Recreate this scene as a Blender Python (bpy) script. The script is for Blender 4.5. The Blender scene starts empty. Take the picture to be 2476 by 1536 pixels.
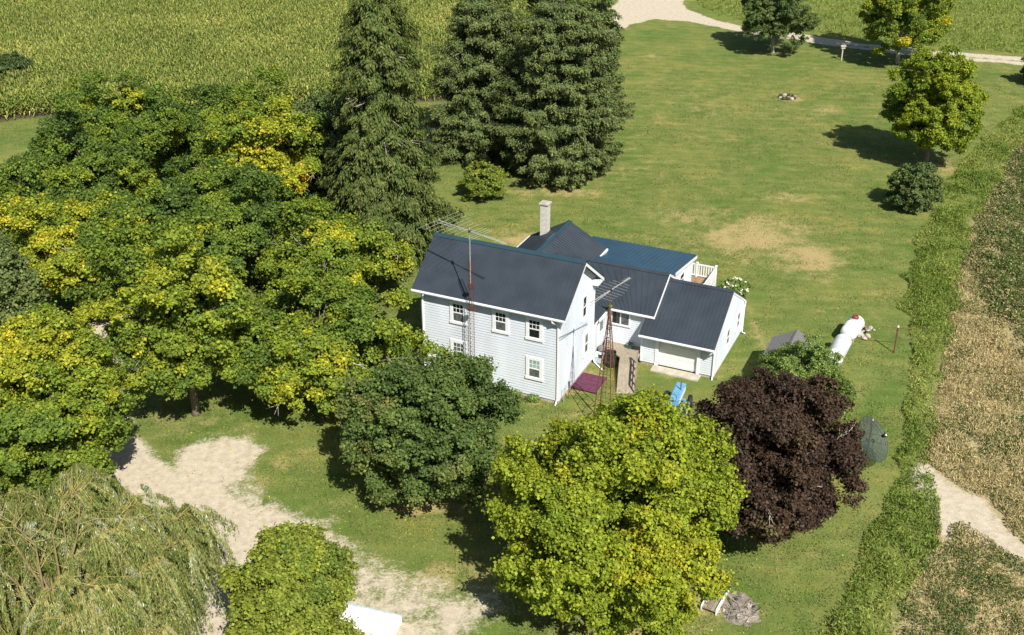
import bpy, math, random
import numpy as np
from mathutils import Vector, Matrix

SC = bpy.context.scene
COL = SC.collection
# ------------------------------------------------------------------ camera
FPX, TH, CH = 2800.0, 0.4813, 33.0          # focal length in photo pixels, pitch, height
cam_d = bpy.data.cameras.new('camera'); cam = bpy.data.objects.new('camera', cam_d); COL.objects.link(cam)
cam.location = (0, 0, CH); cam.rotation_euler = (math.pi/2 - TH, 0, 0)
cam_d.sensor_width = 36.0; cam_d.lens = 36.0*FPX/2476.0; cam_d.clip_end = 3000
SC.camera = cam
# ------------------------------------------------------------------ light
SUN_AZ, SUN_EL = math.radians(112.0), math.radians(46.5)     # azimuth the shadows run to
world = bpy.data.worlds.new('World'); SC.world = world; world.use_nodes = True
nt = world.node_tree; nt.nodes.clear()
sky = nt.nodes.new('ShaderNodeTexSky'); sky.sky_type = 'NISHITA'; sky.sun_disc = False
sky.sun_elevation = SUN_EL
sky.sun_rotation = math.atan2(-math.cos(SUN_AZ), -math.sin(SUN_AZ))
bg = nt.nodes.new('ShaderNodeBackground'); bg.inputs['Strength'].default_value = 0.068
wo = nt.nodes.new('ShaderNodeOutputWorld')
nt.links.new(sky.outputs[0], bg.inputs[0]); nt.links.new(bg.outputs[0], wo.inputs[0])
sun_d = bpy.data.lights.new('sun', 'SUN'); sun = bpy.data.objects.new('sun', sun_d); COL.objects.link(sun)
sun_d.energy = 5.0; sun_d.angle = math.radians(0.5); sun_d.color = (1.0, 0.955, 0.88)
sdir = Vector((math.cos(SUN_AZ)*math.cos(SUN_EL), math.sin(SUN_AZ)*math.cos(SUN_EL), -math.sin(SUN_EL)))
sun.rotation_euler = sdir.to_track_quat('-Z', 'Y').to_euler(); sun.location = (30, -60, 80)
SC.view_settings.view_transform = 'Standard'; SC.view_settings.look = 'None'
SC.view_settings.exposure = 0.5; SC.view_settings.gamma = 1.0
SC.cycles.max_bounces = 6; SC.cycles.transparent_max_bounces = 8
try: SC.cycles.sample_clamp_indirect = 4.0
except Exception: pass

# ------------------------------------------------------------------ geometry of the place
def G(px, py, z=0.0):                                # photo pixel -> point on the ground
    a = (px-1238)/FPX; b = (768-py)/FPX
    d = (a, math.cos(TH)+b*math.sin(TH), -math.sin(TH)+b*math.cos(TH))
    t = (z-CH)/d[2]
    return Vector((d[0]*t, d[1]*t, z))
def D(x, y, z=0.0): return G(x*1.016, y*1.016, z)
def PROJ(x, y, z):
    z = z-CH; d = y*math.cos(TH)-z*math.sin(TH); up = y*math.sin(TH)+z*math.cos(TH)
    return 1238+FPX*x/d, 768-FPX*up/d
def tall(b, ty):                                     # height over ground point b that shows at photo row ty
    lo, hi = 0.0, 40.0
    for _ in range(50):
        m = (lo+hi)/2
        if PROJ(b[0], b[1], m)[1] > ty: lo = m
        else: hi = m
    return lo
def ppm(b, z=0): return FPX/(b[1]*math.cos(TH)+(CH-z)*math.sin(TH))
HX, HY, YAW = 2.478, 53.093, -0.4308                 # front right corner of the farmhouse
def HW(u, v, z=0.0):
    c, s = math.cos(YAW), math.sin(YAW)
    return Vector((HX+u*c-v*s, HY+u*s+v*c, z))

# ------------------------------------------------------------------ noise
def vnoise(x, y, seed=0):
    x = np.asarray(x, float); y = np.asarray(y, float)
    xi = np.floor(x).astype(np.int64); yi = np.floor(y).astype(np.int64)
    fx = x-xi; fy = y-yi; fx = fx*fx*(3-2*fx); fy = fy*fy*(3-2*fy)
    def h(a, b):
        n = (a*374761393 + b*668265263 + seed*974634777) & 0xffffffff
        n = ((n ^ (n >> 13))*1274126177) & 0xffffffff
        return ((n ^ (n >> 16)) & 0xffff)/65535.0
    return (h(xi, yi)*(1-fx)+h(xi+1, yi)*fx)*(1-fy)+(h(xi, yi+1)*(1-fx)+h(xi+1, yi+1)*fx)*fy
def fbm(x, y, seed=0, o=4):
    s = 0; a = .5
    for k in range(o): s = s+a*vnoise(x*2**k, y*2**k, seed+k*17); a *= .5
    return s/(1-.5**o)

# ------------------------------------------------------------------ materials
def node(nt, t, **kw):
    n = nt.nodes.new(t)
    for k, v in kw.items(): setattr(n, k, v)
    return n
def ramp(nt, stops):
    r = nt.nodes.new('ShaderNodeValToRGB'); e = r.color_ramp.elements
    while len(e) < len(stops): e.new(0.5)
    for el, (p, c) in zip(e, stops): el.position = p; el.color = (*c, 1)
    return r
def mat(name, col, rough=.6, var=.15, scale=3.0, metal=0.0, spec=.4, bump=0.0, bscale=30.0, col2=None, stretch=None):
    m = bpy.data.materials.new(name); m.use_nodes = True; nt = m.node_tree
    p = nt.nodes['Principled BSDF']
    p.inputs['Roughness'].default_value = rough; p.inputs['Metallic'].default_value = metal
    p.inputs['Specular IOR Level'].default_value = spec
    tc = node(nt, 'ShaderNodeTexCoord'); src = tc.outputs['Object']
    if stretch:
        mp = node(nt, 'ShaderNodeMapping'); mp.inputs['Scale'].default_value = stretch
        nt.links.new(src, mp.inputs[0]); src = mp.outputs[0]
    n = node(nt, 'ShaderNodeTexNoise'); n.inputs['Scale'].default_value = scale; n.inputs['Detail'].default_value = 6
    nt.links.new(src, n.inputs['Vector'])
    c2 = col2 or tuple(c*(1-var) for c in col); c1 = tuple(min(1, c*(1+var*.6)) for c in col)
    r = ramp(nt, [(.3, c2), (.7, c1)])
    nt.links.new(n.outputs['Fac'], r.inputs[0]); nt.links.new(r.outputs[0], p.inputs['Base Color'])
    if bump:
        b = node(nt, 'ShaderNodeBump'); b.inputs['Strength'].default_value = bump; b.inputs['Distance'].default_value = .02
        n2 = node(nt, 'ShaderNodeTexNoise'); n2.inputs['Scale'].default_value = bscale; n2.inputs['Detail'].default_value = 4
        nt.links.new(src, n2.inputs['Vector']); nt.links.new(n2.outputs['Fac'], b.inputs['Height']); nt.links.new(b.outputs[0], p.inputs['Normal'])
    return m
def leafmat(name, stops, trans=.28, rough=.6, spec=.18, val=.42, gain=1.28):
    """Foliage: hue from the leaf's own tint, brightness from its own random number."""
    m = bpy.data.materials.new(name); m.use_nodes = True; nt = m.node_tree
    p = nt.nodes['Principled BSDF']; out = nt.nodes['Material Output']
    a = node(nt, 'ShaderNodeAttribute', attribute_name='tint'); b = node(nt, 'ShaderNodeAttribute', attribute_name='rnd')
    r = ramp(nt, [(p_, tuple(min(.75, x*gain) for x in c_)) for p_, c_ in stops]); nt.links.new(a.outputs['Fac'], r.inputs[0])
    mr = node(nt, 'ShaderNodeMapRange'); mr.inputs['To Min'].default_value = 1-val; mr.inputs['To Max'].default_value = 1+val
    nt.links.new(b.outputs['Fac'], mr.inputs[0])
    mx = node(nt, 'ShaderNodeVectorMath', operation='SCALE')
    nt.links.new(r.outputs[0], mx.inputs[0]); nt.links.new(mr.outputs[0], mx.inputs['Scale'])
    nt.links.new(mx.outputs[0], p.inputs['Base Color'])
    p.inputs['Roughness'].default_value = rough; p.inputs['Specular IOR Level'].default_value = spec
    t = node(nt, 'ShaderNodeBsdfTranslucent'); nt.links.new(mx.outputs[0], t.inputs[0])
    ms = node(nt, 'ShaderNodeMixShader'); ms.inputs[0].default_value = trans
    nt.links.new(p.outputs[0], ms.inputs[1]); nt.links.new(t.outputs[0], ms.inputs[2]); nt.links.new(ms.outputs[0], out.inputs[0])
    return m

M = {}
M['siding'] = mat('white_siding', (.60, .645, .69), .5, .12, .8, stretch=(1, 1, .35))
M['trim'] = mat('white_trim', (.76, .77, .78), .45, .04, 4)
M['door_white'] = mat('white_door', (.72, .73, .73), .45, .03, 2)
M['roof'] = mat('dark_metal_roof', (.036, .046, .058), .42, .22, .9, 0, .45)
M['skyroof'] = mat('metal_roof_sky_reflection', (.022, .062, .105), .40, .14, 1.2, 0, .5)  # porch roof: reflected sky painted in as a blue base colour
M['ridgecap'] = mat('ridge_cap', (.024, .055, .070), .35, .1, 2, 0, .5)
M['glass'] = mat('window_glass', (.018, .022, .024), .06, .5, 4, 0, .7)
M['curtain'] = mat('curtain_behind_glass', (.10, .11, .11), .12, .6, 9, 0, .6)
M['blind'] = mat('pale_green_blind', (.28, .40, .36), .15, .25, 5, 0, .6)
M['soffit'] = mat('soffit', (.78, .79, .80), .5, .04, 4)
M['foundation'] = mat('stone_foundation', (.40, .34, .28), .9, .4, 5, bump=.6, bscale=12)
M['concrete'] = mat('concrete', (.46, .42, .35), .9, .22, 2.5, bump=.3)
M['block'] = mat('chimney_block', (.55, .52, .46), .9, .18, 6, bump=.4, bscale=25)
M['wood'] = mat('weathered_plywood', (.32, .27, .20), .85, .35, 3.5, bump=.3, stretch=(6, 1, 1))
M['oldwood'] = mat('grey_brown_boards', (.24, .19, .14), .85, .4, 5, bump=.3)
M['deckwood'] = mat('brown_deck_boards', (.30, .19, .12), .8, .3, 4)
M['purple'] = mat('purple_painted_boards', (.13, .036, .072), .6, .25, 5)
M['rust'] = mat('rusty_steel', (.16, .065, .032), .8, .5, 9, bump=.3)
M['redsteel'] = mat('red_painted_lattice', (.11, .030, .025), .6, .4, 6)
M['galv'] = mat('galvanised_steel', (.55, .56, .55), .4, .25, 8, .5)
M['alu'] = mat('aluminium_rods', (.55, .55, .51), .4, .15, 8, .3)
M['black'] = mat('black_rubber', (.018, .018, .019), .7, .4, 6)
M['blackplastic'] = mat('black_barrel', (.028, .028, .030), .5, .4, 5)
M['blue'] = mat('sky_blue_tractor_paint', (.15, .36, .55), .4, .22, 5)
M['greyblue'] = mat('faded_grey_panel', (.42, .50, .55), .5, .2, 6)
M['tank'] = mat('white_tank_paint', (.82, .83, .82), .35, .08, 3)
M['maroon'] = mat('maroon_lid', (.22, .045, .035), .5, .25, 6)
M['shingle'] = mat('grey_shingles', (.17, .16, .155), .9, .3, 12, bump=.5)
M['shedwall'] = mat('grey_shed_boards', (.34, .32, .29), .85, .25, 5)
M['teal'] = mat('teal_pot', (.10, .28, .26), .5, .2, 5)
M['soil'] = mat('potting_soil', (.16, .10, .06), .95, .4, 20)
M['stone'] = mat('field_stone', (.42, .37, .30), .9, .35, 4, bump=.5)
M['ash'] = mat('grey_ash', (.25, .215, .175), .95, .6, 4, bump=.6)
M['char'] = mat('charred_stone', (.05, .045, .04), .95, .5, 8, bump=.5)
M['bark'] = mat('grey_brown_bark', (.17, .135, .10), .9, .4, 6, bump=.7)
M['palebark'] = mat('pale_grey_bark', (.36, .32, .26), .9, .35, 6, bump=.5)
M['dead'] = mat('bleached_dead_wood', (.50, .45, .37), .85, .25, 6)
M['willowtwig'] = mat('yellow_willow_twigs', (.36, .30, .09), .7, .25, 5)
M['willowbark'] = mat('ochre_willow_bark', (.20, .16, .07), .85, .35, 5)
M['petal'] = mat('white_petals', (.80, .80, .66), .6, .1, 8)
M['meshwire'] = mat('dark_wire', (.035, .045, .045), .5, .2, 8)

# ------------------------------------------------------------------ object helpers
def tagp(o, label=None, cat=None, group=None, kind=None):
    if label: o['label'] = label
    if cat: o['category'] = cat
    if group: o['group'] = group
    if kind: o['kind'] = kind
    return o
def thing(name, label, cat, loc=(0, 0, 0), rotz=0.0, group=None):
    o = bpy.data.objects.new(name, None); COL.objects.link(o); o.empty_display_size = .3
    o.location = loc; o.rotation_euler = (0, 0, rotz)
    return tagp(o, label, cat, group)
class MB:
    def __init__(s): s.v = []; s.f = []
    def add(s, vs, fs):
        n = len(s.v); s.v += [tuple(v) for v in vs]; s.f += [tuple(i+n for i in f) for f in fs]; return s
    def quad(s, *p): return s.add(p, [tuple(range(len(p)))])
    def box(s, lo, hi, bev=0.0):
        x0, y0, z0 = lo; x1, y1, z1 = hi
        return s.add([(x0, y0, z0), (x1, y0, z0), (x1, y1, z0), (x0, y1, z0), (x0, y0, z1), (x1, y0, z1), (x1, y1, z1), (x0, y1, z1)],
                     [(3, 2, 1, 0), (4, 5, 6, 7), (0, 1, 5, 4), (1, 2, 6, 5), (2, 3, 7, 6), (3, 0, 4, 7)])
    def bar(s, a, b, w, h, up=(0, 0, 1)):                    # rectangular bar between two points
        a = Vector(a); b = Vector(b); d = (b-a).normalized(); u = Vector(up)
        x = d.cross(u)
        if x.length < 1e-4: x = d.cross(Vector((1, 0, 0)))
        x.normalize(); y = x.cross(d)
        vs = []
        for p in (a, b):
            for i, j in ((-1, -1), (1, -1), (1, 1), (-1, 1)): vs.append(p+x*(i*w/2)+y*(j*h/2))
        return s.add(vs, [(3, 2, 1, 0), (4, 5, 6, 7), (0, 1, 5, 4), (1, 2, 6, 5), (2, 3, 7, 6), (3, 0, 4, 7)])
    def tube(s, pts, rad, n=6, cap=True):
        pts = [Vector(p) for p in pts]
        if not hasattr(rad, '__len__'): rad = [rad]*len(pts)
        base = len(s.v); ref = None
        for i, p in enumerate(pts):
            d = (pts[min(i+1, len(pts)-1)]-pts[max(i-1, 0)])
            if d.length < 1e-6: d = Vector((0, 0, 1))
            d.normalize()
            if ref is None:
                ref = Vector((1, 0, 0)) if abs(d.x) < .8 else Vector((0, 1, 0))
            x = (ref-d*ref.dot(d)).normalized(); ref = x; y = d.cross(x)
            for k in range(n):
                a = 2*math.pi*k/n; s.v.append(tuple(p+(x*math.cos(a)+y*math.sin(a))*rad[i]))
        for i in range(len(pts)-1):
            for k in range(n):
                a = base+i*n+k; b = base+i*n+(k+1) % n; s.f.append((a, b, b+n, a+n))
        if cap:
            s.f.append(tuple(base+k for k in reversed(range(n)))); s.f.append(tuple(base+(len(pts)-1)*n+k for k in range(n)))
        return s
    def lathe(s, prof, n=20, c=(0, 0, 0)):
        base = len(s.v)
        for r, z in prof:
            for k in range(n):
                a = 2*math.pi*k/n; s.v.append((c[0]+r*math.cos(a), c[1]+r*math.sin(a), c[2]+z))
        for i in range(len(prof)-1):
            for k in range(n):
                a = base+i*n+k; b = base+i*n+(k+1) % n; s.f.append((a, b, b+n, a+n))
        s.f.append(tuple(base+k for k in reversed(range(n)))); s.f.append(tuple(base+(len(prof)-1)*n+k for k in range(n)))
        return s
    def prism(s, poly, z0, z1):                              # horizontal polygon extruded upwards
        n = len(poly); vs = [(x, y, z0) for x, y in poly]+[(x, y, z1) for x, y in poly]
        fs = [tuple(reversed(range(n))), tuple(range(n, 2*n))]+[(i, (i+1) % n, (i+1) % n+n, i+n) for i in range(n)]
        return s.add(vs, fs)
    def rock(s, c, r, rng, sq=.7):
        b = len(s.v); nu, nv = 7, 4
        j = [[rng.uniform(.75, 1.15) for _ in range(nu)] for _ in range(nv+1)]
        rings = []
        for i in range(nv+1):
            t = math.pi*i/nv
            for k in range(nu):
                a = 2*math.pi*k/nu; q = r*j[i][k]
                s.v.append((c[0]+q*math.sin(t)*math.cos(a), c[1]+q*math.sin(t)*math.sin(a), c[2]+q*sq*math.cos(t)))
        for i in range(nv):
            for k in range(nu):
                a = b+i*nu+k; e = b+i*nu+(k+1) % nu; s.f.append((a, a+nu, e+nu, e))
        return s
    def build(s, name, m, parent=None, smooth=False):
        me = bpy.data.meshes.new(name); me.from_pydata(s.v, [], s.f); me.materials.append(m)
        if smooth:
            for p in me.polygons: p.use_smooth = True
        me.update()
        o = bpy.data.objects.new(name, me); COL.objects.link(o)
        if parent: o.parent = parent
        return o
def mesh_quads(name, V, m, parent=None, tint=None, rnd=None):
    """V: (n,4,3) array of separate quads; tint, rnd: one number per quad."""
    n = len(V); me = bpy.data.meshes.new(name)
    me.vertices.add(n*4); me.vertices.foreach_set('co', np.ascontiguousarray(V, dtype=np.float32).ravel())
    me.loops.add(n*4); me.loops.foreach_set('vertex_index', np.arange(n*4, dtype=np.int32))
    me.polygons.add(n); me.polygons.foreach_set('loop_start', np.arange(0, n*4, 4, dtype=np.int32))
    for nm, a in (('tint', tint), ('rnd', rnd)):
        if a is not None:
            at = me.attributes.new(nm, 'FLOAT', 'FACE'); at.data.foreach_set('value', np.asarray(a, dtype=np.float32))
    me.materials.append(m); me.update(calc_edges=True)
    o = bpy.data.objects.new(name, me); COL.objects.link(o)
    if parent: o.parent = parent
    return o
def norm(a): return a/np.maximum(np.linalg.norm(a, axis=-1, keepdims=True), 1e-9)
def leaf_quads(rng, pos, nrm, size, aspect=.8, fold=.18, axis=None, droop=0.0):
    """Kite-shaped folded leaves at pos, facing nrm."""
    n = len(pos); r = rng.normal(size=(n, 3)) if axis is None else axis+rng.normal(size=(n, 3))*.25
    t = norm(r-nrm*np.sum(r*nrm, axis=1, keepdims=True)); b = np.cross(nrm, t)
    s = np.asarray(size).reshape(-1, 1)*np.ones((n, 1))
    base = pos-t*s*.5; tip = pos+t*s*.5-np.array([0, 0, 1])*s*droop
    mid = pos+t*s*.05
    l = mid+b*s*.5*aspect+nrm*s*fold; rr = mid-b*s*.5*aspect+nrm*s*fold
    return np.stack([base, rr, tip, l], axis=1)

# ================================================================== GROUND
def seg_dist(X, Y, a, b):
    dx, dy = b[0]-a[0], b[1]-a[1]; L = dx*dx+dy*dy+1e-9
    t = np.clip(((X-a[0])*dx+(Y-a[1])*dy)/L, 0, 1)
    return np.hypot(X-a[0]-t*dx, Y-a[1]-t*dy)
def poly_sd(X, Y, P):                                        # signed distance, negative inside
    d = np.full(X.shape, 1e9); ins = np.zeros(X.shape, bool); n = len(P)
    for i in range(n):
        a, b = P[i], P[(i+1) % n]; d = np.minimum(d, seg_dist(X, Y, a, b))
        c = ((a[1] > Y) != (b[1] > Y)) & (X < (b[0]-a[0])*(Y-a[1])/((b[1]-a[1]) if abs(b[1]-a[1]) > 1e-9 else 1e-9)+a[0])
        ins ^= c
    return np.where(ins, -d, d)
def line_sd(X, Y, P, W):
    d = np.full(X.shape, 1e9)
    for i in range(len(P)-1): d = np.minimum(d, seg_dist(X, Y, P[i], P[i+1])-W)
    return d
def pl(pts): return [tuple(D(x, y)[:2]) for x, y in pts]
ROAD = pl([(1398, 56), (1470, 8), (1480, -60), (1680, -60), (1622, 8), (1640, 24), (1710, 50), (1790, 68), (1900, 80), (2050, 104), (2200, 119), (2320, 128), (2437, 137), (2620, 152),
           (2620, 168), (2437, 155), (2320, 146), (2200, 137), (2050, 118), (1900, 98), (1790, 80), (1700, 64), (1640, 52), (1560, 46), (1500, 58), (1468, 76), (1420, 100)])
LANE = pl([(1425, 70), (1320, 140), (1200, 215), (1040, 325), (900, 400), (750, 462), (620, 545), (470, 640), (330, 720), (255, 790), (238, 890), (232, 1000), (275, 1085), (360, 1150)])
YARD = pl([(330, 1130), (420, 1108), (475, 1058), (550, 1045), (610, 1062), (585, 1110), (545, 1150), (610, 1195), (700, 1228), (770, 1262), (790, 1330), (700, 1380), (640, 1560), (420, 1560), (300, 1300)])
GRAVEL = pl([(740, 1245), (900, 1315), (1040, 1362), (1150, 1388), (1215, 1410), (1235, 1470), (1170, 1540), (1000, 1600), (600, 1600), (640, 1400)])
SAND = pl([(2180, 1108), (2205, 1104), (2250, 1140), (2300, 1172), (2350, 1192), (2400, 1262), (2480, 1330), (2560, 1400), (2520, 1420), (2437, 1332), (2350, 1282), (2290, 1245), (2262, 1252), (2250, 1300), (2235, 1290), (2240, 1230), (2205, 1180)])
STRIP_L = [(2560, 170), (2430, 262), (2330, 345), (2255, 450), (2200, 545), (2168, 660), (2160, 740), (2188, 850), (2172, 960), (2152, 1060), (2135, 1180), (2075, 1320), (2005, 1430), (1940, 1560)]
STRIP_R = [(2100, 1560), (2150, 1430), (2220, 1300), (2235, 1200), (2200, 1110), (2215, 1000), (2240, 900), (2265, 780), (2280, 660), (2320, 540), (2380, 420), (2437, 330), (2600, 230)]
STRIP = pl(STRIP_L+STRIP_R)
FIELD = pl([(2700, 180), (2437, 330), (2380, 420), (2320, 540), (2280, 660), (2265, 780), (2240, 900), (2215, 1000), (2200, 1110), (2235, 1200), (2220, 1300), (2150, 1430), (2100, 1600), (2900, 1700), (3300, 900)])
CORN = pl([(-500, 400), (-120, 312), (60, 282), (330, 262), (700, 255), (1085, 240), (1180, 185), (1300, 115), (1400, 30), (1440, -40), (1470, -180), (-900, -180), (-900, 250)])
MEADOW = pl([(1640, -100), (1650, 5), (1720, 42), (1900, 72), (2060, 96), (2437, 130), (2800, 165), (2900, -100)])
X0, X1, Y0, Y1, ST = -84.0, 84.0, 22.0, 190.0, 0.4
gx = np.arange(X0, X1+1e-6, ST); gy = np.arange(Y0, Y1+1e-6, ST)
GX, GY = np.meshgrid(gx, gy)
def sstep(a, b, x): t = np.clip((x-a)/(b-a+0.0), 0, 1); return t*t*(3-2*t)
nz1 = fbm(GX/3.0, GY/3.0, 1); nz2 = fbm(GX/1.1, GY/1.1, 5); nz3 = fbm(GX/9.0, GY/9.0, 9)
wob = (nz1-.5)*1.6+(nz2-.5)*.8
sd_road = poly_sd(GX, GY, ROAD); sd_lane = line_sd(GX, GY, LANE, 1.5); sd_yard = poly_sd(GX, GY, YARD); sd_grav = poly_sd(GX, GY, GRAVEL)
sd_sand = poly_sd(GX, GY, SAND); sd_strip = poly_sd(GX, GY, STRIP); sd_field = poly_sd(GX, GY, FIELD); sd_corn = poly_sd(GX, GY, CORN)
sd_mead = poly_sd(GX, GY, MEADOW)
dirt = np.zeros_like(GX)
dirt = np.maximum(dirt, 1-sstep(-.5, .5, sd_road+wob*.35))
dirt = np.maximum(dirt, (1-sstep(-.8, .8, sd_lane+wob*.7)))
dirt = np.maximum(dirt, (1-sstep(-1.5, 2.2, sd_yard+wob*1.3)))
dirt = np.maximum(dirt, (1-sstep(-1.8, 1.4, sd_grav+wob*1.3))*(.60+.55*(nz2-.5)))
dirt = np.maximum(dirt, 1-sstep(-.8, .7, sd_sand+wob*.8))
# grassy middle of the two-track drive at the right
two = line_sd(GX, GY, pl([(2020, 108), (2200, 128), (2437, 147), (2620, 160)]), .18)
dirt = np.where(two < .25, dirt*np.clip(.45+(two > .12)*.3, 0, 1), dirt)
dry = .16*np.clip((fbm(GX/14, GY/10, 41)-.40)*3, 0, 1)
for x, y, rx, ry, st in [(1650, 520, 150, 26, .55), (1790, 562, 190, 50, .85), (1905, 612, 120, 42, .9), (1890, 470, 90, 16, .5), (1245, 572, 70, 22, .9), (1330, 458, 130, 12, .9),
                         (1550, 300, 150, 30, .2), (1700, 260, 200, 30, .3), (1480, 400, 100, 40, .35), (1950, 262, 50, 14, .6), (1555, 132, 25, 6, .7), (2250, 400, 60, 20, .55), (1885, 236, 30, 8, .8),
                         (1000, 1212, 120, 16, .9), (880, 1180, 60, 18, .5), (1080, 1370, 180, 40, .55), (1650, 1440, 130, 40, .9), (1850, 1240, 90, 40, .6), (1500, 1500, 260, 40, .35), (450, 1010, 200, 50, .3), (680, 1110, 90, 60, .3),
                         (1800, 790, 16, 60, .75), (1985, 765, 60, 14, .5), (1860, 1330, 130, 30, .35), (1240, 950, 60, 22, .5), (1420, 985, 100, 25, .3), (1700, 900, 40, 12, .5), (1330, 935, 80, 12, .7), (1400, 888, 40, 16, .6), (1620, 895, 80, 12, .55)]:
    c = D(x, y); rX = abs(D(x+rx, y)[0]-c[0]); rY = abs(D(x, y-ry)[1]-D(x, y+ry)[1])/2
    q = ((GX-c[0])/rX)**2+((GY-c[1])/rY)**2
    dry = np.maximum(dry, st*np.exp(-q*1.1)*np.clip(.35+1.3*nz1, 0, 1.25))
lush = np.clip((nz3-.35)*1.3, 0, 1)
for x, y, rx, ry, st in [(800, 1230, 150, 60, .7), (1020, 1290, 200, 40, .8), (1600, 920, 120, 40, .8), (1780, 760, 60, 90, .8), (1950, 780, 150, 60, .6), (2100, 1000, 60, 120, .7), (1560, 90, 150, 25, .7), (1700, 120, 250, 30, .5), (2000, 660, 100, 40, .5), (1800, 1440, 150, 60, .5)]:
    c = D(x, y); rX = abs(D(x+rx, y)[0]-c[0]); rY = abs(D(x, y-ry)[1]-D(x, y+ry)[1])/2
    lush = np.maximum(lush, st*np.exp(-((GX-c[0])/rX)**2-((GY-c[1])/rY)**2))
rough_ = np.maximum(1-sstep(-.4, .4, sd_strip), np.maximum((1-sstep(-.5, .5, sd_mead))*.7, 0))
fieldm = 1-sstep(-.4, .5, sd_field+wob*.4)
cornm = 1-sstep(-.3, .3, sd_corn)
GZ = (nz1-.5)*.05*np.ones_like(GX)
ny, nx = GX.shape
vid = np.arange(nx*ny).reshape(ny, nx)
cls = np.zeros((ny-1, nx-1), int)
def cell(a): return (a[:-1, :-1]+a[1:, :-1]+a[:-1, 1:]+a[1:, 1:])/4
cdirt = cell(dirt); csd = {k: cell(v) for k, v in dict(road=sd_road, lane=sd_lane, yard=sd_yard, grav=sd_grav, sand=sd_sand, field=sd_field, corn=sd_corn, mead=sd_mead).items()}
cls[(csd['mead'] < 0)] = 3; cls[csd['field'] < 0] = 4; cls[csd['corn'] < 0] = 5
drv = (cdirt > .45) & (np.minimum(np.minimum(csd['road'], csd['lane']), np.minimum(csd['yard'], csd['grav'])) < 1.2)
cls[drv] = 1
cls[(cdirt > .5) & (csd['sand'] < .8)] = 2
def ground_material():
    m = bpy.data.materials.new('ground_cover'); m.use_nodes = True; nt = m.node_tree; L = nt.links
    p = nt.nodes['Principled BSDF']; p.inputs['Roughness'].default_value = .95; p.inputs['Specular IOR Level'].default_value = .1
    geo = node(nt, 'ShaderNodeNewGeometry'); pos = geo.outputs['Position']
    def att(n): return node(nt, 'ShaderNodeAttribute', attribute_name=n).outputs['Fac']
    def noise(scale, detail=5, st=None, rough=.55):
        v = pos
        if st:
            mp = node(nt, 'ShaderNodeMapping'); mp.inputs['Scale'].default_value = st[0]; mp.inputs['Rotation'].default_value = (0, 0, st[1]); L.new(v, mp.inputs[0]); v = mp.outputs[0]
        n = node(nt, 'ShaderNodeTexNoise'); n.inputs['Scale'].default_value = scale; n.inputs['Detail'].default_value = detail; n.inputs['Roughness'].default_value = rough
        L.new(v, n.inputs['Vector']); return n.outputs['Fac']
    def mixc(f, a, b):
        n = node(nt, 'ShaderNodeMix', data_type='RGBA'); L.new(f, n.inputs[0])
        for s, x in ((6, a), (7, b)):
            if isinstance(x, tuple): n.inputs[s].default_value = (*x, 1)
            else: L.new(x, n.inputs[s])
        return n.outputs[2]
    def math_(op, a, b=0.0, clamp=False):
        n = node(nt, 'ShaderNodeMath', operation=op, use_clamp=clamp)
        for i, x in enumerate((a, b)):
            if isinstance(x, (int, float)): n.inputs[i].default_value = x
            else: L.new(x, n.inputs[i])
        return n.outputs[0]
    fine = noise(9, 6, rough=.75); mid = noise(1.3, 5); streak = noise(1.0, 5, ((.5, 2.0, 1), .3)); blade = noise(26, 3, rough=.8)
    r1 = ramp(nt, [(.36, (.100, .142, .032)), (.52, (.180, .203, .057)), (.66, (.295, .275, .100))]); L.new(math_('ADD', math_('MULTIPLY', fine, .74), math_('MULTIPLY', streak, .26)), r1.inputs[0])
    big = noise(.16, 4); patch = noise(.55, 6, rough=.65)
    rb = ramp(nt, [(.38, (.66, .84, .64)), (.50, (1.0, 1.0, 1.0)), (.62, (1.40, 1.16, 1.20))]); L.new(math_('ADD', math_('MULTIPLY', big, .45), math_('MULTIPLY', patch, .55)), rb.inputs[0])
    mpw = node(nt, 'ShaderNodeMapping'); mpw.inputs['Rotation'].default_value = (0, 0, .16); L.new(pos, mpw.inputs[0])
    wv = node(nt, 'ShaderNodeTexWave', bands_direction='Y'); wv.inputs['Scale'].default_value = .21; wv.inputs['Distortion'].default_value = 7; wv.inputs['Detail'].default_value = 3; wv.inputs['Detail Scale'].default_value = .35; L.new(mpw.outputs[0], wv.inputs['Vector'])
    mow = node(nt, 'ShaderNodeMapRange'); mow.inputs['To Min'].default_value = .95; mow.inputs['To Max'].default_value = 1.045; L.new(wv.outputs['Fac'], mow.inputs[0])
    m0 = node(nt, 'ShaderNodeMix', data_type='RGBA', blend_type='MULTIPLY'); m0.inputs[0].default_value = 1.0; L.new(r1.outputs[0], m0.inputs[6]); L.new(rb.outputs[0], m0.inputs[7])
    mv = node(nt, 'ShaderNodeVectorMath', operation='SCALE'); L.new(m0.outputs[2], mv.inputs[0]); L.new(mow.outputs[0], mv.inputs['Scale'])
    grass = mixc(math_('MULTIPLY', att('lush'), .55, True), mv.outputs[0], (.098, .158, .034))
    r2 = ramp(nt, [(.38, (.70, .78, .62)), (.66, (1.12, 1.10, 1.10))]); L.new(math_('ADD', math_('MULTIPLY', blade, .6), math_('MULTIPLY', mid, .4)), r2.inputs[0])
    ml = node(nt, 'ShaderNodeMix', data_type='RGBA', blend_type='MULTIPLY'); ml.inputs[0].default_value = .8; L.new(grass, ml.inputs[6]); L.new(r2.outputs[0], ml.inputs[7]); grass = ml.outputs[2]
    dryc = ramp(nt, [(.35, (.30, .25, .095)), (.65, (.47, .35, .17))]); L.new(fine, dryc.inputs[0])
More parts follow.
